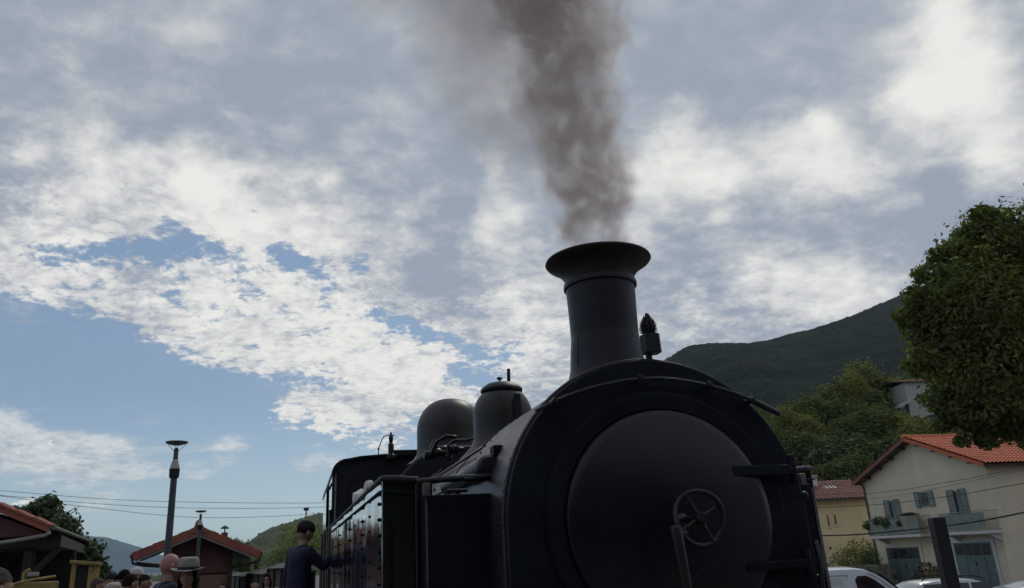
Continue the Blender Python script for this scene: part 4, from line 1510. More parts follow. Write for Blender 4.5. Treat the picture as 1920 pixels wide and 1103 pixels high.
for (x, y0, y1) in ((1553, 966, 987), (1566, 965, 984)):
    a_, c_ = at(x - 3.4, y0, 60), at(x + 3.4, y1, 60)
    fr = obj('window', box(BM(), a_.x - oh.location.x - .04, c_.x - oh.location.x + .04, -.03, .02, c_.z + 2.0 - .05, a_.z + 2.0 + .04), M_ochre, oh)
    obj('pane', box(BM(), a_.x - oh.location.x + .02, c_.x - oh.location.x - .02, -.045, -.031, c_.z + 2.0 + .02, a_.z + 2.0 - .02), M_dark, fr)
    obj('sill', box(BM(), a_.x - oh.location.x - .08, c_.x - oh.location.x + .08, -.10, -.0305, c_.z + 2.0 - .12, c_.z + 2.0 - .052), M_trim, fr)
for (x, y) in ((1522, 961), (1557, 1028)):
    a_ = at(x, y, 60)
    b = BM()
    ball(b, (a_.x - oh.location.x, -.01, a_.z + 2.0), .09, 8, 5, (1, .3, 1))
    obj('vent_hole', b, M_dark, oh)
cp = at(1523, 902, 62.5)
b = box(BM(), -.28, .28, -.25, .25, -.9, .0)
ch = obj('chimney', b, M_trim, oh)
ch.location = (cp.x - oh.location.x, 2.5, cp.z + 2.0)
for (x0, x1) in ((-.28, -.20), (-.04, .04), (.20, .28)):
    obj('chimney_leg', box(BM(), x0, x1, -.25, .25, .001, .32), M_trim, ch)
obj('chimney_slab', box(BM(), -.36, .36, -.33, .33, .321, .40), M_trim, ch)
for x, k in ((1555, 0), (1575, 1)):
    a_ = at(x, 912, 62)
    b = box(BM(), -.5, .5, -.35, .35, -.05, .09)
    rl = obj('roof_patch', b, M_trim, oh)
    rl.location = (a_.x - oh.location.x, 2.0, a_.z + 2.0 - .12)
    rl.rotation_euler = (R(20), 0, 0)
    break

# small white house high on the slope
a_, c_ = at(1694, 716, 110), at(1740, 716, 110)
wh_ = empty('hill_house', (a_.x, 110, at(1700, 775, 110).z), 0, 'small white house high on the slope, half covered by the tall tree', 'house')
hh = at(1694, 718, 110).z - wh_.location.z
M_wh = mat('white_wall', (0.42, 0.43, 0.40), .8, var=.1)
obj('wall', box(BM(), 0, 6.5, 0, 5, -1.5, hh), M_wh, wh_)
obj('roof', hexa(BM(), [(-.5, -.5, hh + .001), (7, -.5, hh + .001), (7, 5.5, hh + 1.2), (-.5, 5.5, hh + 1.2), (-.5, -.5, hh + .2), (7, -.5, hh + .2), (7, 5.5, hh + 1.4), (-.5, 5.5, hh + 1.4)]), M_tile2, wh_)
obj('porch', hexa(BM(), [(-1.6, -.8, .7), (.2, -.8, 1.5), (.2, 1, 1.5), (-1.6, 1, .7), (-1.6, -.8, 1.0), (.2, -.8, 1.9), (.2, 1, 1.9), (-1.6, 1, 1.0)]), M_wh, wh_)

# shrubs beside the ochre house and garages
def shrub(x, y, Y, r_, m, label, n=1400, size=.16, dead=False, gz=-1.8, group=None, cat='shrub'):
    p = at(x, y, Y)
    o = empty('shrub', (p.x, Y, gz), 0, label, cat, group)
    top = p.z - gz
    cl = [((0, 0, top - r_ * .6), (r_, r_, r_ * .7)), ((-r_ * .7, .1, top * .5), (r_ * .8, r_ * .8, top * .35)), ((r_ * .6, 0, top * .45), (r_ * .9, r_ * .8, top * .35)), ((0, 0, top * .35), (r_ * .9, r_, top * .3))]
    obj('leaves', leaves('leaves', cl, n, size, int(x + y), aspect=.5 if not dead else .25), m, o)
    obj('stem', limbs(BM(), (0, 0, 0), (0, 0, top * .85), .06, .02, int(x), r_ * .8, 9, 6), M_bark, o)
    return o


shrub(1612, 1012, 55, 1.0, M_leafyl, 'tall light green bush between the ochre house and the pale house', 2600)
shrub(1585, 1030, 57, .95, M_leafyl, 'loose yellow-green bush in front of the ochre wall', 1600)
shrub(1640, 1035, 53, 1.0, M_leafdk, 'dark bush at the foot of the pale house drain pipe', 1800)
shrub(1520, 1030, 57, .7, M_leafdk, 'thin dry bush beside the smokebox edge before the ochre wall', 420)
M_dead = mat('reddish_leaves', (0.11, 0.065, 0.05), .7, var=.4, island=.8)
shrub(1737, 1056, 43, .55, M_dead, 'reddish shrub between the two garage doors', 1500)
shrub(1755, 1066, 42, .5, M_leafyl, 'low green shrub against the wall right of the reddish one', 800)
# low wall behind the van
wv0, wv1 = at(1500, 1066, 50), at(1640, 1060, 50)
o = empty('garden_wall', (wv0.x - 4, 50, -2), 0, 'low stone garden wall at the foot of the ochre house', 'wall')
M_stone = mat('garden_stone', (0.24, 0.22, 0.19), .9, var=.4, vscale=3, bump=.6, bscale=10)
g = random.Random(8)
wlen = wv1.x - wv0.x + 5.5
wtop = wv0.z + 2
sm_ = []
for k in range(3):
    b = box(BM(), -.34, .34, -.2, .2, -.14, .14)
    me = bpy.data.meshes.new('stone')
    for v in b.verts:
        v.co += Vector((g.uniform(-.04, .04), g.uniform(-.02, .02), g.uniform(-.03, .03)))
    b.to_mesh(me)
    b.free()
    me.materials.append(M_stone)
    sm_.append(me)
nrow = max(2, int(round(wtop / .3)))
for r in range(nrow):
    for k in range(int(wlen / .72)):
        s_ = bpy.data.objects.new('stone', g.choice(sm_))
        COL.objects.link(s_)
        s_.parent = o
        s_.location = (.36 + k * .72 + (.3 if r % 2 else 0), 0, .15 + r * (wtop - .3) / max(1, nrow - 1))
        s_.rotation_euler = (0, 0, math.pi if g.random() < .5 else 0)

# ================================================================== vehicles
M_vwhite = mat('white_van_paint', (0.50, 0.52, 0.56), 0.30, spec=.5, coat=.4, var=.05, vscale=2)
M_silver = mat('silver_car_paint', (0.42, 0.43, 0.45), 0.28, .55, coat=.6)
M_carglass = mat('tinted_car_glass', (0.012, 0.014, 0.018), 0.05, spec=.7)
M_rub = mat('rubber', (0.012, 0.012, 0.012), .7)
M_hub = mat('alloy', (0.4, 0.4, 0.4), .35, .8)


def wheel_set(root, xs_, half, r_):
    for x in xs_:
        for sg in (-1, 1):
            y0 = sg * (half - .10)
            t = obj('wheel', lathe(BM(), [(r_ * .62, -.10), (r_ * .93, -.10), (r_, -.06), (r_, .06), (r_ * .93, .10), (r_ * .62, .10)], (x, y0, r_), 'y', 28), M_rub, root, smooth=40)
            obj('rim', lathe(BM(), [(0, -.08 * 1), (r_ * .3, -.085), (r_ * .6, -.07), (r_ * .63, .07), (0, .07)], (x, y0, r_), 'y', 20), M_hub, t, smooth=40)


def shell(top, half, tumble, z_belt, m, root, name='body'):
    """vehicle shell: side outline (x, z) pairs along the top, lofted to both sides with sides leaning inwards above the belt"""
    b = BM()
    secs = []
    for (x, z) in top:
        zt = z
        h = half - tumble * max(0, (zt - z_belt)) / .7
        r_ = min(.12, (zt - .3) * .3)
        sec = [(half - .03, .28), (half, .40), (half, min(z_belt, zt - .05)), (h + .012, zt - r_), (h - .03, zt - r_ * .35), (h - r_ * 1.1, zt - .01), (0, zt + .02)]
        ring = [(p, q_) for p, q_ in sec] + [(-p, q_) for p, q_ in sec[-2::-1]]
        secs.append([b.verts.new((x, p, q_)) for p, q_ in ring])
    n_ = len(secs[0])
    for i in range(len(secs) - 1):
        for k in range(n_ - 1):
            b.faces.new((secs[i][k], secs[i][k + 1], secs[i + 1][k + 1], secs[i + 1][k]))
        b.faces.new((secs[i][0], secs[i + 1][0], secs[i + 1][-1], secs[i][-1]))
    b.faces.new(secs[0])
    b.faces.new(secs[-1][::-1])
    return obj(name, b, m, root, smooth=38)


def side_plate(name, pts, half, z_belt, tumble, m, root, off=.006, th=.004, sides=(-1, 1)):
    """pane or panel lying on the leaning side of the shell"""
    res = []
    for sg in sides:
        b = BM()
        f0, f1 = [], []
        for x, z in pts:
            h = half - (tumble * (z - z_belt) / .7 if z > z_belt else 0)
            f0.append(b.verts.new((x, sg * (h + off), z)))
            f1.append(b.verts.new((x, sg * (h + off - th), z)))
        b.faces.new(f0)
        b.faces.new(f1[::-1])
        for i in range(len(pts)):
            j = (i + 1) % len(pts)
            b.faces.new((f0[i], f0[j], f1[j], f1[i]))
        res.append(obj(name, b, m, root))
    return res


# --- van: rear at the left, bonnet to the right
va = at(1529, 1069, 22.6)
vgz = gheight(9, 23)
VH = at(1600, 1064.5, 22.6).z - vgz
van = empty('white_van', (va.x - 1.9, 23.4, vgz), R(1.5), 'white panel van parked in the street before the ochre house', 'van')
s_ = VH / 1.96
vt = [(0, 1.55), (.03, 1.84), (.12, 1.92), (1.0, 1.955), (2.4, 1.96), (2.95, 1.955), (3.25, 1.925), (3.5, 1.85), (3.75, 1.70), (4.05, 1.47), (4.35, 1.24), (4.5, 1.15), (4.75, 1.09), (5.0, .98), (5.1, .75), (5.12, .5)]
vt = [(x, z * s_) for x, z in vt]
vb = shell(vt, .96, .10, 1.15 * s_, M_vwhite, van)
zb = 1.15 * s_
kw = dict(half=.96, z_belt=zb, tumble=.10)
Z = lambda v: v * s_
side_plate('side_window', [(3.00, Z(1.10)), (2.93, Z(1.45)), (2.90, Z(1.70)), (2.98, Z(1.78)), (3.22, Z(1.785)), (3.42, Z(1.70)), (3.70, Z(1.50)), (4.0, Z(1.24)), (4.08, Z(1.10))], m=M_carglass, root=van, **kw)
side_plate('side_panel', [(.35, Z(.6)), (.35, Z(1.74)), (2.5, Z(1.755)), (2.56, Z(1.70)), (2.56, Z(.6))], m=M_vwhite, root=van, off=.010, th=.012, **kw)
side_plate('rail_cover', [(.2, Z(1.79)), (.2, Z(1.805)), (2.70, Z(1.822)), (2.70, Z(1.807))], m=M_silver, root=van, off=.014, th=.016, **kw)
side_plate('door_seam', [(2.72, Z(.5)), (2.70, Z(1.82)), (2.712, Z(1.82)), (2.732, Z(.5))], m=M_dark, root=van, off=.003, th=.004, **kw)
side_plate('a_pillar_trim', [(3.30, Z(1.84)), (3.46, Z(1.795)), (3.78, Z(1.59)), (4.22, Z(1.25)), (4.19, Z(1.22)), (3.75, Z(1.555)), (3.44, Z(1.76)), (3.28, Z(1.81))], m=M_silver, root=van, off=.009, th=.010, **kw)
b = BM()
wsx = [(3.36, 1.905), (3.72, 1.735), (4.05, 1.49), (4.33, 1.275)]
rows = []
for x, z in wsx:
    hh_ = .80 + (1.905 - z) * .10
    rows.append([b.verts.new((x + .02, hh_ * t, Z(z) + .026 - .03 * abs(t) ** 2)) for t in np.linspace(-1, 1, 9)])
for i in range(3):
    for k in range(8):
        b.faces.new((rows[i][k], rows[i][k + 1], rows[i + 1][k + 1], rows[i + 1][k]))
obj('windscreen', b, M_carglass, van, smooth=60)
for sg in (-1, 1):
    b = BM()
    ball(b, (4.0, sg * 1.12, Z(1.17)), .12, 12, 8, (.7, .8, 1.3))
    obj('wing_mirror', b, M_rub, van, smooth=80)
    b = BM()
    ball(b, (4.98, sg * .72, Z(.80)), .14, 12, 8, (.6, 1.1, .8))
    obj('headlight', b, M_trim, van, smooth=80)
wheel_set(van, (.95, 4.15), .96, .33)


def car(name, loc, rz, lab, prof, belt, roof_rails, zk=1.0, half=.88):
    c = empty(name, loc, rz, lab, 'car')
    shell([(x, z * zk) for x, z in prof], half, .16, belt * zk, M_silver, c)
    xs_ = [p[0] for p in prof]
    roof = [p for p in prof if p[1] > 1.36]
    x0, x1 = roof[0][0], roof[-1][0]
    zt = 1.40 * zk
    sp_ = (x1 - x0 + .5) / 3
    for k in range(3):
        a0 = x0 - .15 + k * sp_ + .05
        a1 = a0 + sp_ - .10
        sl0 = .12 if k == 0 else 0
        sl1 = .35 if k == 2 else 0
        side_plate('side_window', [(a0, belt * zk + .02), (a0 + sl0, zt - .04), (a1 - sl1 * .3, zt - .04), (a1 + sl1, belt * zk + .02)], half, belt * zk, .16, M_carglass, c)
    if roof_rails:
        for sg in (-1, 1):
            pts = [(x0 + .05, sg * .62, 1.47 * zk), (x0 + .25, sg * .62, 1.545 * zk), ((x0 + x1) / 2, sg * .62, 1.575 * zk), (x1 - .25, sg * .62, 1.545 * zk), (x1 + .1, sg * .62, 1.45 * zk)]
            obj('roof_rail', tube(BM(), pts, .018, 8), M_dark, c, smooth=60)
    b = BM()
    fr_ = [p for p in prof if p[0] >= x1 and 1.0 <= p[1]]
    rows = []
    for x, z in fr_:
        rows.append([b.verts.new((x + .012, (half - .17 + (1.42 - z) * .2) * t, z * zk + .030 - .03 * t * t)) for t in np.linspace(-1, 1, 7)])
    for i in range(len(rows) - 1):
        for k in range(6):
            b.faces.new((rows[i][k], rows[i][k + 1], rows[i + 1][k + 1], rows[i + 1][k]))
    obj('windscreen', b, M_carglass, c, smooth=60)
    wheel_set(c, (.8, 3.45), half, .31)
    for sg in (-1, 1):
        b = BM()
        ball(b, (x1 + .75, sg * (half + .08), 1.0 * zk), .09, 10, 6, (.7, 1, .8))
        obj('wing_mirror', b, M_silver, c, smooth=80)
    return c


eprof = [(0, .6), (.03, .95), (.15, 1.10), (.35, 1.34), (.55, 1.43), (1.0, 1.47), (1.8, 1.485), (2.4, 1.46), (2.75, 1.38), (3.1, 1.20), (3.4, 1.02), (3.55, .96), (4.1, .88), (4.4, .74), (4.48, .5)]
ez = gheight(14, 29)
ep = at(1795, 1080, 29)
car('estate_car', (ep.x - 1.9, 29.6, ez), R(3), 'silver estate car with dark roof rails behind the black post', eprof, .95, True, zk=(ep.z - ez) / 1.565)
mprof = [(0, .6), (.03, 1.0), (.2, 1.35), (.45, 1.55), (.9, 1.62), (1.9, 1.64), (2.5, 1.60), (2.9, 1.47), (3.3, 1.24), (3.7, 1.03), (3.9, .98), (4.3, .88), (4.5, .7), (4.55, .5)]
mz = gheight(14, 24)
mp_ = at(1870, 1086, 24)
car('silver_minivan', (mp_.x + 2.7, 23.0, mz), R(172), 'silver car nearest the right edge, only its roof and windscreen in view', mprof, 1.0, False, zk=(mp_.z - mz) / 1.65)

# --- black post in front of the cars
pt = at(1755, 970, 9)
po = empty('black_post', (pt.x, 9, gheight(pt.x, 9)), 0, 'square black post leaning over the parked cars at the right', 'post')
hh = pt.z - gheight(pt.x, 9)
M_post = mat('black_post_paint', (0.014, 0.013, 0.016), .55, var=.4, vscale=8)
obj('shaft', box(BM(), -.070, .070, -.07, .07, 0, hh), M_post, po, bev=.016, seg=3)
obj('foot_plate', box(BM(), -.16, .16, -.16, .16, 0, .02), M_post, po)

# ================================================================== overhead cables
M_cable = mat('cable', (0.02, 0.02, 0.022), .6)
M_wire = mat('thin_wire', (0.30, 0.33, 0.35), .6)


def cable(pts, r_, m, lab, group=None, name='overhead_cable'):
    P = [at(*p) for p in pts]
    # smooth curve through the points
    out = []
    n_ = len(P)
    for i in range(n_ - 1):
        p0, p1, p2, p3 = P[max(i - 1, 0)], P[i], P[i + 1], P[min(i + 2, n_ - 1)]
        for t in np.linspace(0, 1, 9)[:-1]:
            out.append(.5 * ((2 * p1) + (-p0 + p2) * t + (2 * p0 - 5 * p1 + 4 * p2 - p3) * t * t + (-p0 + 3 * p1 - 3 * p2 + p3) * t ** 3))
    out.append(P[-1])
    o = obj(name, tube(BM(), out, r_, 6), m, smooth=60)
    return tag(o, lab, 'cable', group)


cable([(1400, 1010, 24), (1516, 1005, 23), (1600, 1003, 22), (1700, 994, 21), (1790, 984, 20), (1866, 972, 19), (1980, 948, 18)], .020, M_cable, 'thick black cable sagging across both houses, level with the balconies')
cable([(1440, 958, 46), (1520, 953, 45), (1620, 948, 43), (1700, 941, 41), (1790, 929, 39), (1866, 916, 37), (1980, 895, 35)], .016, M_cable, 'thin cable crossing the house front through the shutters')
cable([(1616, 927, 51.5), (1690, 919, 48), (1760, 907, 45), (1840, 893, 42), (1960, 866, 38)], .014, M_cable, 'uppermost thin cable crossing the pale house above its windows')
cable([(1626, 936, 51.5), (1700, 927, 47), (1745, 918, 45), (1790, 909, 43), (1850, 896, 41), (1960, 872, 38)], .009, M_cable, 'faint lower wire just below the uppermost cable on the pale house')
GW = 'thin wires across the sky at the left'
cable([(-200, 905, 70), (0, 920, 72), (200, 936, 75), (380, 942, 78), (610, 943, 82), (900, 935, 88)], .026, M_wire, 'uppermost of three thin wires crossing the sky behind the lamp', GW, 'sky_wire')
cable([(-200, 915, 70), (0, 929, 72), (200, 946, 75), (380, 953, 78), (610, 951, 82), (900, 938, 88)], .026, M_wire, 'middle one of three thin wires crossing the sky behind the lamp', GW, 'sky_wire')
cable([(-200, 905, 70), (0, 930, 72), (150, 949, 75), (300, 966, 78), (400, 971, 80), (520, 968, 84), (610, 962, 87), (900, 940, 92)], .026, M_wire, 'lowest of three thin wires crossing the sky behind the lamp', GW, 'sky_wire')

# ================================================================== left side: lamps
M_lamp = mat('lamp_post_paint', (0.055, 0.075, 0.082), .5, .2, var=.2)
M_lglass = mat('frosted_lamp_glass', (0.42, 0.40, 0.40), .35, var=.1)
M_disc = mat('lamp_reflector', (0.09, 0.11, 0.12), .35, .3)


def lamp(X, Y, top, k, lab):
    o = empty('street_lamp', (X, Y, 0), 0, lab, 'street lamp', 'platform lamps')
    h = top
    obj('pole', lathe(BM(), [(.085, 0), (.085, .9), (.078, 1.0), (.066, h - .78)], (0, 0, 0), 'z', 20), M_lamp, o, smooth=40)
    obj('pole_head', lathe(BM(), [(.066, h - .78), (.095, h - .765), (.104, h - .70), (.104, h - .63), (.110, h - .60), (.104, h - .575)], (0, 0, 0), 'z', 20), M_dark, o, smooth=30)
    obj('lamp_glass', lathe(BM(), [(.100, h - .575), (.096, h - .52), (.070, h - .43), (.052, h - .38)], (0, 0, 0), 'z', 20), M_lglass, o, smooth=50)
    obj('neck', lathe(BM(), [(.050, h - .38), (.047, h - .16), (.030, h - .13), (0, h - .12)], (0, 0, 0), 'z', 16), M_lamp, o, smooth=40)
    ds = obj('reflector', lathe(BM(), [(0, h - .075), (.10, h - .068), (.195, h - .036), (.232, h - .014), (.235, h), (.18, h + .012), (0, h + .02)], (0, 0, 0), 'z', 32), M_disc, o, smooth=40)
    for j in range(4):
        a = j * math.pi / 2 + .6
        obj('stay', tube(BM(), [(.046 * math.cos(a), .046 * math.sin(a), h - .20), (.205 * math.cos(a), .205 * math.sin(a), h - .034)], .006, 6), M_edge, ds, smooth=60)
    return o


l1 = at(330, 829, 17)
lamp(-7.125, 17, l1.z, 1, 'tall grey lamp post with a dish reflector standing behind the bald man')
l2 = at(377, 958, 34)
lamp(l2.x, 34, l2.z, 1, 'smaller distant lamp post standing before the gable of the station building')

# ================================================================== station building
M_rwall = mat('red_brown_wall', (0.12, 0.045, 0.040), .8, var=.35, vscale=2)
M_rtile = mat('weathered_red_tiles', (0.30, 0.085, 0.055), .8, var=.4, vscale=2, bump=.3, bscale=12, col2=(0.19, 0.065, 0.05))
M_beige = mat('beige_wall', (0.22, 0.13, 0.09), .8, var=.3, vscale=2)
M_dkwood = mat('dark_brown_wood', (0.035, 0.028, 0.028), .8, var=.4)
M_ltrim = mat('pale_grey_trim', (0.30, 0.29, 0.28), .7, var=.2)
G = lambda x, y, Y=40: at(x, y, Y)


def ploc(x, y, org, ang, off=0.0):
    """local (x, z) where the sight line meets the vertical plane through org turned by ang, moved off metres back"""
    ex_, ey_ = Vector((math.cos(ang), math.sin(ang), 0)), Vector((-math.sin(ang), math.cos(ang), 0))
    d_ = ray(x, y)
    P0_ = org + ey_ * off
    P_ = CAM + d_ * ((P0_ - CAM).dot(ey_) / d_.dot(ey_))
    return (P_ - org).dot(ex_), P_.z - org.z


ax_ = G(373, 991)
rd = ray(330, 1070)
SA = -math.atan2(rd.x, rd.y)
sto = Vector((ax_.x, 40, 0))
le, re_ = ploc(250, 1041, sto, SA), ploc(487, 1037, sto, SA)
st = empty('station_building', (ax_.x, 40, 0), SA, 'red-brown station building with a tiled gable roof behind the far lamp', 'building')
lx0, lz0 = le
rx0, rz0 = re_
az = ax_.z
BD = 12
b = prism(BM(), [(-1.35, 0), (1.75, 0), (1.75, rz0 + .55), (0, az - .35), (-1.35, lz0 + .60)], lambda p, q_, t: Vector((p, t, q_)), 1.2, BD)
obj('wall', b, M_rwall, st)
b = box(BM(), .25, 1.55, 1.14, 1.199, 0, ploc(400, 1078, sto, SA, 1.2)[1])
obj('wall_panel', b, M_beige, st)
b = box(BM(), -1.4, 1.8, 1.05, 1.139, ploc(400, 1074, sto, SA, 1.2)[1], ploc(400, 1061, sto, SA, 1.2)[1])
obj('wall_beam', b, M_rwall, st)
for x in (1.62, -1.3):
    obj('wall_post', box(BM(), x - .1, x + .12, .95, 1.049, 0, az - 1.2), M_dkwood, st)
for (ex_, ez_, sg) in ((lx0, lz0, -1), (rx0, rz0, 1)):
    a0 = Vector((0, 0, az))
    dn = Vector((ex_, 0, ez_ - az))
    al = Vector((0, BD + .8, 0))
    tile_roof('roof_tiles', a0, al, dn, int(al.length / .26), 10, M_rtile, st)
    nrm = al.cross(dn).normalized()
    if nrm.z < 0:
        nrm = -nrm
    b = hexa(BM(), [a0 - nrm * .10, a0 + dn - nrm * .10, a0 + dn + al - nrm * .10, a0 + al - nrm * .10, a0 - nrm * .0, a0 + dn, a0 + dn + al, a0 + al])
    obj('roof_deck', b, M_dkwood, st)
    ln = dn.length
    dd = dn.normalized()
    # verge tiles, one by one along the gable edge
    nt = 9
    for k in range(nt):
        p = a0 + dd * (.12 + k * (ln - .12) / nt)
        q_ = p + dd * ((ln - .12) / nt + .05)
        lft = nrm * (.02 * (k % 2))
        o_ = Vector((0, -.05, 0))
        b = hexa(BM(), [p - nrm * .26 + o_, q_ - nrm * .26 + o_ * 1.3, q_ - nrm * .26 + Vector((0, .12, 0)), p - nrm * .26 + Vector((0, .12, 0)),
                        p + nrm * .10 + o_ + lft, q_ + nrm * .13 + o_ * 1.3 + lft, q_ + nrm * .13 + Vector((0, .12, 0)) + lft, p + nrm * .10 + Vector((0, .12, 0)) + lft])
        obj('verge_tile', b, M_rtile, st, bev=.02)
    b = hexa(BM(), [a0 - nrm * .34, a0 + dn - nrm * .34, a0 + dn - nrm * .34 + Vector((0, .10, 0)), a0 - nrm * .34 + Vector((0, .10, 0)),
                    a0 - nrm * .265, a0 + dn - nrm * .265, a0 + dn - nrm * .265 + Vector((0, .10, 0)), a0 - nrm * .265 + Vector((0, .10, 0))])
    obj('barge_trim', b, M_ltrim, st)
    pe = a0 + dn
    b = tube(BM(), [pe + Vector((sg * .06, -.02, -.05)), pe + Vector((sg * .06, BD, -.05))], .09, 8)
    obj('gutter', b, M_dkwood, st, smooth=50)
    b = tube(BM(), [pe + Vector((sg * .05, .05, -.08)), pe + Vector((0, .1, -.38)), pe + Vector((-sg * .5, .6, -.5)), pe + Vector((-sg * 1.35 if sg > 0 else 1.6, 1.0, -.62))], .055, 8)
    obj('drain_pipe', b, M_dkwood, st, smooth=50)
# curved crest at the gable top
b = prism(BM(), [(-.42, az - .25), (-.22, az + .10), (-.16, az + .32), (-.07, az + .42), (.04, az + .42), (.12, az + .30), (.20, az + .10), (.42, az - .22)], lambda p, q_, t: Vector((p, t, q_)), -.10, .12)
obj('gable_crest', b, M_rtile, st, bev=.03)
b = tube(BM(), [(0, .05, az + .12), (0, BD, az + .12)], .14, 8)
obj('ridge_tiles', b, M_rtile, st, smooth=50)
cpx, cpz = ploc(421, 1003, sto, SA, 4.0)
b = box(BM(), -.16, .16, -.16, .16, -.5, .12)
ch = obj('chimney', b, M_rwall, st)
ch.location = (cpx, 4, cpz)
obj('flue', tube(BM(), [(0, 0, .12), (0, 0, .40)], .035, 8), M_dkwood, ch)
obj('cowl', lathe(BM(), [(.24, .32), (.20, .38), (.0, .50)], (0, 0, 0), 'z', 12), M_dkwood, ch)
b = hexa(BM(), [(lx0 + .15, .3, lz0 - .42), (-1.36, .3, lz0 - .62), (-1.36, 3, lz0 - .62), (lx0 + .15, 3, lz0 - .42), (lx0 + .15, .3, lz0 - .30), (-1.36, .3, lz0 - .50), (-1.36, 3, lz0 - .50), (lx0 + .15, 3, lz0 - .30)])
obj('side_beam', b, M_dkwood, st)

# ================================================================== shed at the left edge
c0_ = at(98, 988, 21)
t0_ = at(-40, 932, 21)
vd = ray(318, 1071)
vd.z = 0
vd.normalize()
e0_ = Vector(c0_)
for _ in range(200):
    e0_ = e0_ + vd * .1
    dd0 = e0_ - CAM
    if PCX + FOC * dd0.dot(RT) / dd0.dot(FWD) > 173:
        break
sh_ = empty('shed', (c0_.x, 21, 0), 0, 'dark open shed with red-edged tiled roof at the left edge', 'shed')
O = Vector((c0_.x, 21, 0))
cL = c0_ - O
tL = t0_ - O
eL = Vector(e0_) - O
up_ = (tL - cL)
top2 = cL + up_ * 3.0
al = eL - cL
b = None
tile_roof('roof_tiles', top2 - Vector((0, 0, .12)), al, -up_ * 3.0, 18, 22, M_rtile, sh_, amp=.03)
nrm = al.cross(up_).normalized()
if nrm.z < 0:
    nrm = -nrm
b = hexa(BM(), [cL - nrm * .10, cL + al - nrm * .10, top2 + al - nrm * .10, top2 - nrm * .10, cL - nrm * .01, cL + al - nrm * .01, top2 + al - nrm * .01, top2 - nrm * .01])
obj('roof_deck', b, M_dkwood, sh_)
b = hexa(BM(), [top2 - nrm * .17 + Vector((0, -.06, 0)), cL - nrm * .15 + Vector((0, -.06, 0)), cL - nrm * .15 + Vector((0, .0, 0)), top2 - nrm * .17,
                top2 - nrm * .01 + Vector((0, -.06, 0)), cL - nrm * .01 + Vector((0, -.06, 0)), cL - nrm * .01, top2 - nrm * .01])
obj('barge_board', b, M_rtile, sh_, bev=.01)
for k in range(12):
    p = cL + up_ * (k * .25)
    b = hexa(BM(), [p + nrm * .0 + Vector((0, -.10, 0)), p + up_ * .24 + nrm * .0 + Vector((0, -.10, 0)), p + up_ * .24 + nrm * .0 + Vector((0, .2, 0)), p + nrm * .0 + Vector((0, .2, 0)),
                    p + nrm * .05 + Vector((0, -.10, 0)), p + up_ * .24 + nrm * .075 + Vector((0, -.10, 0)), p + up_ * .24 + nrm * .075 + Vector((0, .2, 0)), p + nrm * .05 + Vector((0, .2, 0))])
    obj('verge_tile', b, M_rtile, sh_)
b = tube(BM(), [cL + Vector((.05, -.05, -.02)), cL + al + Vector((.07, 0, -.02))], .06, 10)
obj('gutter', b, mat('mossy_gutter', (.15, .15, .12), .8, var=.4), sh_, smooth=50)
g0 = at(84, 1004, 21) - O
g1 = at(0, 1018, 21) - O
g2 = at(-120, 1034, 21) - O
b = tube(BM(), [cL + Vector((-.02, -.08, -.14)), at(93, 999, 21) - O, g0, at(40, 1012, 21) - O, g1, g2], .05, 8)
obj('drain_pipe', b, M_ltrim, sh_, smooth=50)
b = box(BM(), -9, al.x + .3, 1.4, 1.6, at(60, 1042, 22.5).z, cL.z + .10)
b.free()
zz1, zz0 = at(100, 1006, 22).z, at(100, 1026, 22).z
b = hexa(BM(), [(-9, .5, zz0), (.0, .5, zz0), (al.x - .05, al.y, zz0), (-9, al.y, zz0), (-9, .5, zz1), (.0, .5, zz1), (al.x - .05, al.y, zz1), (-9, al.y, zz1)])
obj('eave_beam', b, M_dkwood, sh_)
b = prism(BM(), [(-9, zz1 + .001), (.0, zz1 + .001), (cL.x - .15, cL.z - .20), (cL.x + up_.x * 2.6 - .1, cL.z + up_.z * 2.6 - .4)], lambda p, q_, t: Vector((p, t, q_)), .25, .45)
obj('gable_boards', b, M_rwall, sh_)
for x in (-.9, -4.0):
    obj('shed_post', box(BM(), x - .11, x + .11, .6, .82, 0, zz0 - .001), M_dkwood, sh_)
    b = hexa(BM(), [(x + .12, .62, zz0 - .75), (x + .12, .80, zz0 - .75), (x + .85, .80, zz0 - .02), (x + .85, .62, zz0 - .02), (x + .12, .62, zz0 - .60), (x + .12, .80, zz0 - .60), (x + .72, .80, zz0 - .005), (x + .72, .62, zz0 - .005)])
    obj('brace', b, M_dkwood, sh_)
M_olive = mat('shaded_olive_boards', (0.030, 0.034, 0.026), .9, var=.5, vscale=2)  # shade of the open shed is put into this board colour
k = 0
x = -9.0
while x < at(150, 1060, 25.4).x - c0_.x - .44:
    obj('wall_board', box(BM(), x, x + .44, 4.4, 4.46 + .02 * (k % 2), 0, zz0 - .001), M_olive, sh_)
    x += .46
    k += 1

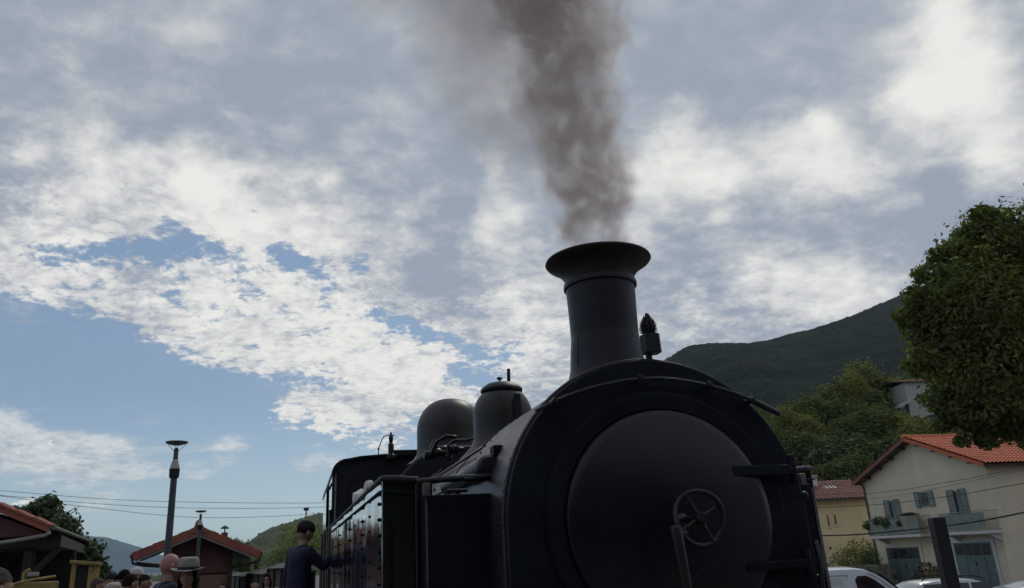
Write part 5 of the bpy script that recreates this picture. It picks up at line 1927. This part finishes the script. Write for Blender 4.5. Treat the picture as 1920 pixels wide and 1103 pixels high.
# ================================================================== yellow rail machine under the shed
M_yel = mat('yellow_machine_paint', (0.32, 0.25, 0.07), .5, var=.3, vscale=4, col2=(0.24, 0.17, 0.05))
ya = at(135, 1056, 19)
yr_ = ray(170, 1070)
ym = empty('yellow_rail_machine', (ya.x, 19, 0), -math.atan2(yr_.x, yr_.y), 'yellow rail maintenance machine with an open cab, beside the shed', 'rail vehicle')
yh = ya.z
yw = .60
for (x0, x1, y0, nm) in ((0, .10, 0, 'cab_pillar'), (.36, .52, 0, 'cab_pillar'), (yw - .08, yw, 0, 'cab_pillar'), (yw - .08, yw, 1.3, 'cab_pillar'), (0, .10, 1.3, 'cab_pillar')):
    obj(nm, box(BM(), x0, x1, y0, y0 + .1, .5, yh - .001), M_yel, ym, bev=.01)
obj('cab_roof', hexa(BM(), [(-.05, -.08, yh), (yw + .05, -.08, yh - .08), (yw + .05, 1.5, yh - .08), (-.05, 1.5, yh), (-.05, -.08, yh + .07), (yw + .05, -.08, yh - .01), (yw + .05, 1.5, yh - .01), (-.05, 1.5, yh + .07)]), M_yel, ym, bev=.01)
obj('cab_panel', box(BM(), .525, yw - .085, .05, .09, .55, yh - .10), mat('ochre_panel', (0.20, 0.12, 0.03), .6, var=.3), ym)
obj('cab_window', box(BM(), .105, .355, .04, .06, .95, yh - .08), M_glassd, ym)
obj('cab_base', box(BM(), -.02, yw + .02, -.03, 1.45, .45, .95), M_yel, ym, bev=.02)
obj('chassis', box(BM(), -1.9, yw + .3, .1, 1.3, .22, .449), M_dark, ym)
obj('engine_hood', box(BM(), -1.85, -.25, .15, 1.25, .45, at(60, 1092, 19).z), M_yel, ym, bev=.04)
b = tube(BM(), [(-1.1, .1, at(62, 1093, 19).z), (-.75, .1, at(85, 1086, 19).z), (-.3, .1, at(117, 1080, 19).z)], .03, 8)
obj('hand_rail', b, M_yel, ym, smooth=60)
b = tube(BM(), [(-.95, .4, 1.0), (-.95, .4, at(80, 1072, 19).z), (-.85, .4, at(80, 1072, 19).z + .06)], .05, 8)
obj('exhaust', b, M_yel, ym, smooth=60)
hb = obj('work_lamp', box(BM(), -.90, -.66, .30, .5, at(88, 1080, 19).z, at(88, 1072, 19).z), M_ltrim, ym, bev=.02)
b = tube(BM(), [(.62, -.02, 1.0), (.60, -.02, 1.32), (.70, -.02, 1.05), (.86, -.02, 1.02)], .035, 8)
obj('arm_bracket', b, M_yel, ym, smooth=60)
b = BM()
tube(b, [(.40, -.012, yh - .10), (.47, -.012, yh - .10)], .006, 5)
tube(b, [(.47, -.012, yh - .10), (.47, -.012, yh - .24)], .006, 5)
tube(b, [(.41, -.012, yh - .24), (.41, -.012, yh - .17), (.43, -.012, yh - .17)], .006, 5)
obj('painted_mark', b, M_dark, ym)
for x in (-1.4, yw - .2):
    for y in (.1, 1.3):
        obj('wheel', lathe(BM(), [(.0, -.05), (.22, -.05), (.22, .03), (.26, .04), (.26, .06), (0, .06)], (x, y, .26), 'y', 20), M_dark, ym, smooth=40)

# ================================================================== old wagons beyond
M_wag = mat('faded_wagon_boards', (0.075, 0.075, 0.072), .8, var=.4, vscale=2)
M_wagr = mat('rusty_wagon_frame', (0.07, 0.028, 0.028), .8, var=.4)
for i, (xa, ya_, Ya, xb, yb_, Yb) in enumerate(((545, 1050, 26, 500, 1066, 34), (497, 1067, 35, 462, 1074, 46), (460, 1075, 47, 432, 1080, 60))):
    pa, pb = at(xa, ya_, Ya), at(xb, yb_, Yb)
    v = Vector((pb.x - pa.x, pb.y - pa.y, 0))
    ln = v.length
    o = empty('wagon', (pa.x, pa.y, 0), math.atan2(v.y, v.x), ['old grey boarded wagon right behind the driver in blue', 'second grey wagon, behind the woman in sunglasses', 'farthest grey wagon, beside the station building'][i], 'wagon', 'old wagons on the far track')
    ht = (pa.z + pb.z) / 2
    ht = max(1.3, ht)
    obj('wagon_roof', hexa(BM(), [(0, -2.3, ht - .12), (ln - .3, -2.3, ht - .12), (ln - .3, .1, ht - .12), (0, .1, ht - .12), (0, -1.7, ht + .06), (ln - .3, -1.7, ht + .06), (ln - .3, -.5, ht + .06), (0, -.5, ht + .06)]), M_wag, o)
    obj('wagon_floor', box(BM(), 0, ln - .3, -2.1, -.1, .2, .35), M_wagr, o)
    nb = int(ln / .35)
    pm = None
    for k in range(nb):
        if pm is None:
            b = box(BM(), 0, .31, 0, .04, .36, ht - .125)
            pm = bpy.data.meshes.new('side_board')
            b.to_mesh(pm)
            b.free()
            pm.materials.append(M_wag)
        for yy in (-.10, -2.14):
            c = bpy.data.objects.new('side_board', pm)
            COL.objects.link(c)
            c.parent = o
            c.location = (.05 + k * (ln - .4) / nb, yy, 0)
    for k in range(0, 4):
        obj('wagon_post', box(BM(), (ln - .5) * k / 3, (ln - .5) * k / 3 + .12, -.0595, .02, .36, ht - .126), M_wagr, o)

# ================================================================== people
M_skin = mat('skin', (0.38, 0.22, 0.17), .55, var=.12, vscale=20)
M_skin2 = mat('sunburnt_skin', (0.42, 0.21, 0.17), .5, var=.15, vscale=14)


def cloth(name, col):
    return mat(name, col, .85, var=.35, vscale=7, bump=.5, bscale=12)


def skin_mesh(verts, edges, radii, root_i, sub=2, vox=None):
    """tapered limbs between joints, fused into one continuous surface"""
    b = BM()

    def rad(i):
        r_ = radii[i]
        return r_ if isinstance(r_, tuple) else (r_, r_)
    for i, v in enumerate(verts):
        rx, ry = rad(i)
        for q_ in bmesh.ops.create_uvsphere(b, u_segments=12, v_segments=8, radius=1)['verts']:
            q_.co = Vector(v) + Vector((q_.co.x * rx, q_.co.y * ry, q_.co.z * min(rx, ry)))
    for i, j in edges:
        p0, p1 = Vector(verts[i]), Vector(verts[j])
        (ax, ay), (bx, by) = rad(i), rad(j)
        fat = max(ax, bx) > .07
        d_ = (p1 - p0)
        if d_.length < 1e-5:
            continue
        d_.normalize()
        if fat and abs(d_.z) > .5:
            e1, e2 = Vector((1, 0, 0)), Vector((0, 1, 0))
        else:
            e1 = d_.cross(Vector((0, 1, 0.01))).normalized()
            e2 = e1.cross(d_).normalized()
            if not (fat and abs(d_.z) > .5):
                ax = ay = min(ax, ay)
                bx = by = min(bx, by)
        S = 14
        r0 = [b.verts.new(p0 + e1 * ax * math.cos(2 * math.pi * k / S) + e2 * ay * math.sin(2 * math.pi * k / S)) for k in range(S)]
        r1 = [b.verts.new(p1 + e1 * bx * math.cos(2 * math.pi * k / S) + e2 * by * math.sin(2 * math.pi * k / S)) for k in range(S)]
        for k in range(S):
            b.faces.new((r0[k], r0[(k + 1) % S], r1[(k + 1) % S], r1[k]))
        b.faces.new(r0[::-1])
        b.faces.new(r1)
    bmesh.ops.recalc_face_normals(b, faces=b.faces[:])
    me = bpy.data.meshes.new('tmp')
    b.to_mesh(me)
    b.free()
    o = bpy.data.objects.new('tmp', me)
    COL.objects.link(o)
    md = o.modifiers.new('r', 'REMESH')
    md.mode = 'VOXEL'
    md.voxel_size = vox or (.016 if sub > 1 else .012)
    sm_ = o.modifiers.new('s', 'SMOOTH')
    sm_.factor = .5
    sm_.iterations = 6 if sub > 1 else 2
    dg = bpy.context.evaluated_depsgraph_get()
    res = bpy.data.meshes.new_from_object(o.evaluated_get(dg))
    bpy.data.objects.remove(o)
    bpy.data.meshes.remove(me)
    return res


class Fig:
    """joints of a figure 1.75 m tall looking along +Y, feet on z = 0"""
    def __init__(self, H, lean=0.0, arms='down', head=(0, 0)):
        k = H / 1.75
        self.k = k
        V_ = lambda x, y, z: Vector((x * k, y * k + lean * max(0, z - .9) * k, z * k))
        self.pelvis, self.spine, self.chest, self.neck = V_(0, 0, .96), V_(0, -.005, 1.12), V_(0, -.01, 1.33), V_(0, 0, 1.475)
        self.head = V_(0, .015, 1.63)
        self.hyaw, self.hpitch = head
        self.arms = {}
        for sg in (-1, 1):
            sh_ = V_(sg * .185, -.01, 1.42)
            if arms == 'down' or (arms == 'grip' and sg == -1):
                el, wr, hd = V_(sg * .235, -.03, 1.13), V_(sg * .25, .06, .88), V_(sg * .25, .09, .80)
            elif arms == 'grip':
                el, wr, hd = V_(sg * .24, .16, 1.25), V_(sg * .19, .36, 1.42), V_(sg * .18, .43, 1.45)
            elif arms == 'phone':
                el, wr, hd = V_(sg * .24, .12, 1.20), V_(sg * .10, .30, 1.42), V_(sg * .07, .33, 1.50)
            else:
                el, wr, hd = V_(sg * .24, .05, 1.14), V_(sg * .13, .22, 1.02), V_(sg * .08, .28, 1.0)
            self.arms[sg] = (sh_, el, wr, hd)
        self.legs = {sg: (V_(sg * .09, 0, .92), V_(sg * .10, .02, .50), V_(sg * .105, -.01, .09), V_(sg * .11, .15, .035)) for sg in (-1, 1)}


def make_head(b, F, seg=26, rings=20):
    k = F.k
    c = F.head
    M = Matrix.Translation(c) @ Matrix.Rotation(F.hyaw, 4, 'Z') @ Matrix.Rotation(F.hpitch, 4, 'X')
    for v in bmesh.ops.create_uvsphere(b, u_segments=seg, v_segments=rings, radius=1)['verts']:
        p = v.co.copy()
        x, y, z = p
        q_ = Vector((x * .076, y * .095, z * .113))
        if z < -.1:                                   # jaw narrows
            t = min(1, (-z - .1) / .9)
            q_.x *= 1 - .32 * t
            q_.y = q_.y * (1 - .18 * t) + .012 * t
        if y > .5 and abs(x) < .35:                    # nose, brow, mouth, chin
            q_.y += .022 * math.exp(-((x / .13) ** 2)) * math.exp(-(((z + .16) / .16) ** 2))
            q_.y += .006 * math.exp(-(((z - .18) / .10) ** 2))
            q_.y += .006 * math.exp(-(((z + .50) / .07) ** 2))
            q_.y += .008 * math.exp(-(((z + .82) / .14) ** 2))
        if y > .45 and .15 < abs(x) < .6:
            q_.y -= .010 * math.exp(-(((z - .05) / .10) ** 2)) * math.exp(-(((abs(x) - .36) / .16) ** 2))
        v.co = M @ (q_ * k)
    for sg in (-1, 1):
        for v in bmesh.ops.create_uvsphere(b, u_segments=8, v_segments=6, radius=1)['verts']:
            x, y, z = v.co
            v.co = M @ (Vector((sg * .081 + x * .012, -.006 + y * .020, -.008 + z * .034)) * k)
    return M


def hair_mesh(F, M, style):
    k = F.k
    b = BM()
    bmesh.ops.create_uvsphere(b, u_segments=26, v_segments=18, radius=1)
    kill = []
    for v in b.verts:
        x, y, z = v.co
        q_ = Vector((x * .083, y * .103 - .004, z * .125 + .004))
        n_ = mnoise.noise(v.co * 6) * .004
        q_ += v.co * n_
        lim = -.25 if style != 'long' else -1.1
        front_lim = .42 if style != 'long' else .35
        if style == 'long' and z < 0:
            q_.z = -.004 + z * .26
            q_.x *= 1.15
            q_.y = min(q_.y, .035)
        if (y > .25 and z < front_lim + abs(x) * -.2) or z < lim - max(0, y) * .3:
            if not (style == 'long' and abs(x) > .62 and y < .75):
                kill.append(v)
        v.co = M @ (q_ * k)
    bmesh.ops.delete(b, geom=kill, context='VERTS')
    return b


def person(px, py, Y, label, shirt, trousers=(0.03, 0.035, 0.05), yaw=0.0, hair='short', haircol=(0.02, 0.015, 0.012), hat=None, hatcol=(.5, .5, .48),
           arms='down', base=None, group=None, head=(0, 0), skin=None, extra=None, lean=0.0, P=None, H=None, sleeves=True):
    """the top of the head (or hat) appears at (px, py), Y metres ahead"""
    pt_ = P if P is not None else at(px, py, Y)
    z0 = base if base is not None else 0.0
    H = H or (pt_.z - z0) - (.035 if hat else (.012 if hair else 0))
    F = Fig(H, lean, arms, head)
    k = F.k
    o = empty('person', (pt_.x, pt_.y, z0), yaw, label, 'person', group)
    sk = skin or M_skin
    # one continuous body
    V_, E_, R_ = [], [], []

    def add(p, r_, par=None):
        V_.append(p)
        R_.append(r_ if isinstance(r_, tuple) else r_ * k)
        if par is not None:
            E_.append((par, len(V_) - 1))
        return len(V_) - 1
    pe = add(F.pelvis, (.145 * k, .105 * k))
    sp_ = add(F.spine, (.125 * k, .095 * k), pe)
    chs = add(F.chest, (.150 * k, .105 * k), sp_)
    nk = add(F.neck, .052, chs)
    add(F.neck.lerp(F.head, .55), .050, nk)
    for sg in (-1, 1):
        sh_, el, wr, hd = F.arms[sg]
        a = add(sh_, .052, chs)
        a = add(el, .038, a)
        a = add(wr, .026, a)
        palm = add(hd, .034, a)
        dr = (hd - wr).normalized()
        side = dr.cross(Vector((0, 0, 1)))
        side = side.normalized() if side.length > .1 else Vector((0, 1, 0))
        if abs(dr.z) > .7:
            side = Vector((0, 1, 0))
        crl = Vector((-sg, 0, 0)) if abs(dr.z) > .7 else Vector((0, 0, -1))
        for j in range(4):
            off = side * ((j - 1.5) * .021 * k)
            ln = (.068, .078, .074, .058)[j] * k
            f1 = add(hd + dr * .045 * k + off, .0105, palm)
            f2 = add(hd + dr * (.045 * k + ln * .5) + off + crl * .010 * k, .0092, f1)
            add(hd + dr * (.045 * k + ln * .85) + off + crl * .030 * k, .0080, f2)
        t1 = add(hd + side * -.040 * k + dr * .005 * k, .012, palm)
        add(hd + side * -.052 * k + dr * .045 * k + crl * .012 * k, .0100, t1)
        hp, kn, an, to = F.legs[sg]
        a = add(hp, .085, pe)
        a = add(kn, .055, a)
        a = add(an, .038, a)
        add(to, .036, a)
    me = skin_mesh(V_, E_, R_, pe, 1)
    b = BM()
    b.from_mesh(me)
    M = make_head(b, F)
    body = obj('body', b, sk, o, smooth=70)
    # clothes as separate layers
    V_, E_, R_ = [], [], []
    pe = add(F.pelvis + Vector((0, 0, .02 * k)), (.165 * k, .125 * k))
    sp_ = add(F.spine, (.160 * k, .120 * k), pe)
    chs = add(F.chest, (.178 * k, .128 * k), sp_)
    nk = add(F.neck + Vector((0, 0, -.035 * k)), (.085 * k, .075 * k), chs)
    for sg in (-1, 1):
        sh_, el, wr, hd = F.arms[sg]
        a = add(sh_, .070, chs)
        if sleeves:
            a = add(el, .052, a)
            add(el.lerp(wr, .85), .040, a)
        else:
            add(sh_.lerp(el, .65), .060, a)
    me = skin_mesh(V_, E_, R_, pe, 2)
    for v in me.vertices:
        v.co += v.normal * mnoise.noise(v.co * 9) * .010
    m_ = cloth('cloth_%02d_%02d_%02d' % tuple(int(c * 99) for c in shirt), shirt)
    obj('shirt', me, m_, o, smooth=80)
    V_, E_, R_ = [], [], []
    pe = add(F.pelvis, (.158 * k, .118 * k))
    for sg in (-1, 1):
        hp, kn, an, to = F.legs[sg]
        a = add(hp, .098, pe)
        a = add(kn, .072, a)
        add(an + Vector((0, 0, .03)), .062, a)
    me = skin_mesh(V_, E_, R_, pe, 2)
    obj('trousers', me, cloth('trousers_%02d' % int(trousers[0] * 99), trousers), o, smooth=80)
    for sg in (-1, 1):
        an, to = F.legs[sg][2], F.legs[sg][3]
        b = BM()
        ball(b, (an + to) / 2 + Vector((0, .01, -.01 * k)), .062 * k, 12, 8, (.75, 2.0, .85))
        for v in b.verts:
            v.co.z = max(v.co.z, .0)
        obj('shoe', b, M_rub, o, smooth=70)
    if hair:
        obj('hair', hair_mesh(F, M, hair), mat('hair_%02d' % int(haircol[0] * 990), haircol, .9, var=.4, vscale=30, bump=.6, bscale=60, spec=.08), o, smooth=70)
    if hat:
        hm = cloth('hat_%02d_%02d' % (int(hatcol[0] * 99), int(hatcol[2] * 99)), hatcol)
        Mh = M @ Matrix.Scale(k, 4)
        if hat == 'fedora':
            b = lathe(BM(), [(.155, .052), (.150, .050), (.090, .046), (.094, .050), (.096, .10), (.088, .145), (.070, .162), (.03, .158), (0, .150)], (0, 0, 0), 'z', 36)
            for v in b.verts:
                r_ = math.hypot(v.co.x, v.co.y)
                if r_ > .11:
                    v.co.z += (abs(v.co.x) / .15) ** 2 * .022 - .006
                v.co.y *= 1.12
                v.co = Mh @ v.co
            hb_ = obj('hat', b, hm, o, smooth=50)
            b = lathe(BM(), [(.0965, .052), (.0985, .054), (.0985, .078), (.0965, .080)], (0, 0, 0), 'z', 36, closed=True)
            for v in b.verts:
                v.co.y *= 1.12
                v.co = Mh @ v.co
            obj('hat_band', b, M_rub, hb_, smooth=50)
        else:
            b = lathe(BM(), [(.088, .030), (.092, .045), (.089, .085), (.070, .122), (.035, .140), (0, .143)], (0, 0, 0), 'z', 28)
            for v in b.verts:
                v.co.y = v.co.y * 1.20 - .004
                v.co = Mh @ v.co
            hb_ = obj('cap', b, hm, o, smooth=60)
            if hat == 'cap':
                b = BM()
                n_ = 9
                t0, t1 = [], []
                for j in range(n_):
                    a = math.pi * (.18 + .64 * j / (n_ - 1))
                    i0 = Vector((.088 * math.cos(a), .104 * math.sin(a), .040))
                    i1 = Vector((.085 * math.cos(a), .104 * math.sin(a) + .075 * math.sin(a), .030))
                    t0.append((i0, i1))
                vs = [[b.verts.new(Mh @ (p + Vector((0, 0, dz_)))) for p in (i0, i1)] for i0, i1 in t0 for dz_ in (0,)]
                vs2 = [[b.verts.new(Mh @ (p + Vector((0, 0, -.006)))) for p in (i0, i1)] for i0, i1 in t0]
                for j in range(n_ - 1):
                    b.faces.new((vs[j][0], vs[j][1], vs[j + 1][1], vs[j + 1][0]))
                    b.faces.new((vs2[j][0], vs2[j + 1][0], vs2[j + 1][1], vs2[j][1]))
                    b.faces.new((vs[j][1], vs2[j][1], vs2[j + 1][1], vs[j + 1][1]))
                obj('cap_peak', b, hm, hb_, smooth=50)
    Mk = M @ Matrix.Scale(k, 4)
    if extra == 'sunglasses':
        b = BM()
        for sg in (-1, 1):
            for v in bmesh.ops.create_uvsphere(b, u_segments=10, v_segments=6, radius=1)['verts']:
                x, y, z = v.co
                v.co = Mk @ Vector((sg * .031 + x * .025, .088 + y * .007, .008 + z * .019))
        tube(b, [Mk @ Vector((-.02, .094, .012)), Mk @ Vector((.02, .094, .012))], .003, 5)
        for sg in (-1, 1):
            tube(b, [Mk @ Vector((sg * .053, .082, .012)), Mk @ Vector((sg * .078, .0, .010))], .003, 5)
        obj('sunglasses', b, M_carglass, o, smooth=60)
    else:
        for sg in (-1, 1):
            b = BM()
            ball(b, Mk @ Vector((sg * .028, .0785, .006)), .0105 * k, 8, 6)
            obj('eye', b, M_rub if extra != 'white' else M_white, o, smooth=80)
    b = BM()
    ball(b, Mk @ Vector((0, .0915, -.056)), .001, 4, 3)
    b.free()
    return o


GP = 'people on the platform'
# driver standing on the cab step
dp = lw(.245, 9.30, 0)
dt = at(560, 979, dp.y)
person(572, 979, dp.y, 'person in dark blue overalls and black cap standing on the step at the locomotive cab', (0.008, 0.013, 0.055), (0.006, 0.010, 0.035), yaw=HEAD - R(62), hat='beanie', hatcol=(0.008, 0.009, 0.012), arms='grip', base=.373,
       P=Vector((dt.x, dp.y, dt.z)), H=1.69, head=(0.0, -R(16)), lean=.10)
person(318, 1037, 8.0, 'bald person in a navy shirt seen from behind beside the grey brimmed hat', (0.010, 0.020, 0.045), yaw=-R(50), hair=None, skin=M_skin2, group=GP, arms='front')
person(356, 1046, 7.4, 'person in a grey brimmed hat with black band, long dark hair, facing the camera', (0.30, 0.17, 0.16), yaw=R(188), hair='long', haircol=(0.016, 0.012, 0.010), hat='fedora', hatcol=(.30, .28, .26), group=GP, arms='front', head=(0, -.05), sleeves=False)
person(183, 1082, 11.0, 'grey-haired person at the left end of the crowd by the yellow machine', (0.20, 0.20, 0.23), yaw=-R(60), haircol=(0.10, 0.085, 0.08), group=GP)
person(211, 1070, 12.0, 'person in a dark cap standing behind the white-capped child', (0.15, 0.04, 0.05), yaw=-R(150), haircol=(0.01, 0.01, 0.012), hat='beanie', hatcol=(0.012, 0.014, 0.02), group=GP)
person(212, 1089, 9.6, 'person in a cream cap lowest in the crowd', (0.35, 0.30, 0.25), yaw=-R(70), hat='cap', hatcol=(.46, .42, .36), group=GP)
person(233, 1067, 12.0, 'dark-haired person in the middle of the crowd', (0.18, 0.14, 0.10), yaw=-R(40), haircol=(0.012, 0.010, 0.010), group=GP)
person(244, 1075, 9.4, 'person in a salmon pink shirt with short brown hair, nearest of the crowd', (0.48, 0.17, 0.13), yaw=-R(35), haircol=(0.018, 0.014, 0.010), group=GP)
person(256, 1062, 13.0, 'person in a white cap behind the one in the pink shirt', (0.30, 0.30, 0.32), yaw=-R(45), hat='cap', hatcol=(.62, .60, .57), group=GP)
person(270, 1076, 11.0, 'person with brown hair and a maroon shirt at the right end of the crowd', (0.16, 0.04, 0.055), yaw=-R(80), haircol=(0.035, 0.025, 0.018), group=GP)
person(418, 1093, 22.0, 'small distant person before the beige wall of the station building', (0.20, 0.18, 0.18), yaw=R(170), haircol=(0.02, 0.016, 0.012), group=GP)
person(502, 1074, 14.0, 'person in a pale top and sunglasses walking towards the camera beside the driver', (0.45, 0.38, 0.38), yaw=R(185), hair='long', haircol=(0.02, 0.012, 0.010), extra='sunglasses', group=GP, sleeves=False)
person(478, 1086, 15.5, 'person half hidden behind the woman in sunglasses, grey jacket', (0.14, 0.13, 0.14), yaw=R(200), haircol=(0.03, 0.022, 0.02), group=GP)
person(-9, 1062, 4.6, 'person in a pale top cut off at the left edge of the photograph', (0.36, 0.22, 0.22), yaw=-R(30), haircol=(0.10, 0.09, 0.085), group=GP)

# ================================================================== unseen hall and trees, added to darken the engine's reflections
M_cream = mat('cream_hall_wall', (0.30, 0.24, 0.17), .85, var=.25, vscale=.6)
M_slate = mat('dark_canopy', (0.05, 0.05, 0.055), .8, var=.3)
sb_ = empty('unseen_hall', (-6, -15, 0), R(6), 'unseen long hall with a dark canopy, added behind the camera to darken reflections', 'building')
obj('wall', box(BM(), -26, 34, -9, -.001, 0, 8.2), M_cream, sb_)
obj('roof', hexa(BM(), [(-27, -10, 8.21), (35, -10, 8.21), (35, 1, 8.21), (-27, 1, 8.21), (-27, -5, 11.5), (35, -5, 11.5), (35, -4, 11.5), (-27, -4, 11.5)]), M_rtile, sb_)
obj('canopy', box(BM(), -26, 34, .0, 4.2, 4.1, 4.35), M_slate, sb_)
for i in range(9):
    obj('canopy_post', tube(BM(), [(-24 + i * 7, 3.9, 0), (-24 + i * 7, 3.9, 4.099)], .09, 10), M_lamp, sb_)
for i in range(12):
    x = -23 + i * 4.8
    w_ = obj('window', box(BM(), x, x + 1.3, .001, .06, 1.0 if i % 3 else .02, 3.0), M_trim, sb_)
    obj('pane', box(BM(), x + .1, x + 1.2, .061, .07, 1.1 if i % 3 else .1, 2.9), M_glassd, w_)
    w_ = obj('window', box(BM(), x, x + 1.2, .001, .06, 5.2, 7.2), M_trim, sb_)
    obj('pane', box(BM(), x + .1, x + 1.1, .061, .07, 5.3, 7.1), M_glassd, w_)
for i, (x, y, h) in enumerate(((-30, -42, 15), (-14, -44, 17), (4, -43, 16), (20, -42, 18), (44, -26, 15), (52, -12, 14), (-52, -32, 14), (-50, -18, 12))):
    o = empty('unseen_tree', (x, y, 0), i * .9, 'unseen tall tree added behind the hall to darken reflections, number %s from its %s end' % (('one', 'two', 'three', 'four')[i % 4], 'west' if i < 4 else 'east'), 'tree', 'unseen trees added behind the hall')
    s_ = h / 7.8
    for nm, me in (('crown', protos[1][0]), ('trunk', protos[1][1])):
        c = bpy.data.objects.new(nm, me)
        COL.objects.link(c)
        c.parent = o
        c.scale = (s_ * 1.3, s_ * 1.3, s_)

# ================================================================== haze
hb_ = box(BM(), -5000, 5000, -1200, 5200, -4000, 520)
hb_.free()
b = box(BM(), -6400, 3600, -400, 8300, -23, 345)
hm_ = bpy.data.materials.new('haze')
hm_.use_nodes = True
q = NT(hm_.node_tree)
pv = q.n('ShaderNodeVolumePrincipled')
pv.inputs['Color'].default_value = (0.55, 0.80, 1.0, 1)
pv.inputs['Density'].default_value = 0.000062
pv.inputs['Anisotropy'].default_value = 0.3
mo = q.n('ShaderNodeOutputMaterial')
q.t.links.new(pv.outputs[0], mo.inputs['Volume'])
o = obj('haze', b, hm_)
o.display_type = 'WIRE'
tag(o, kind='stuff')
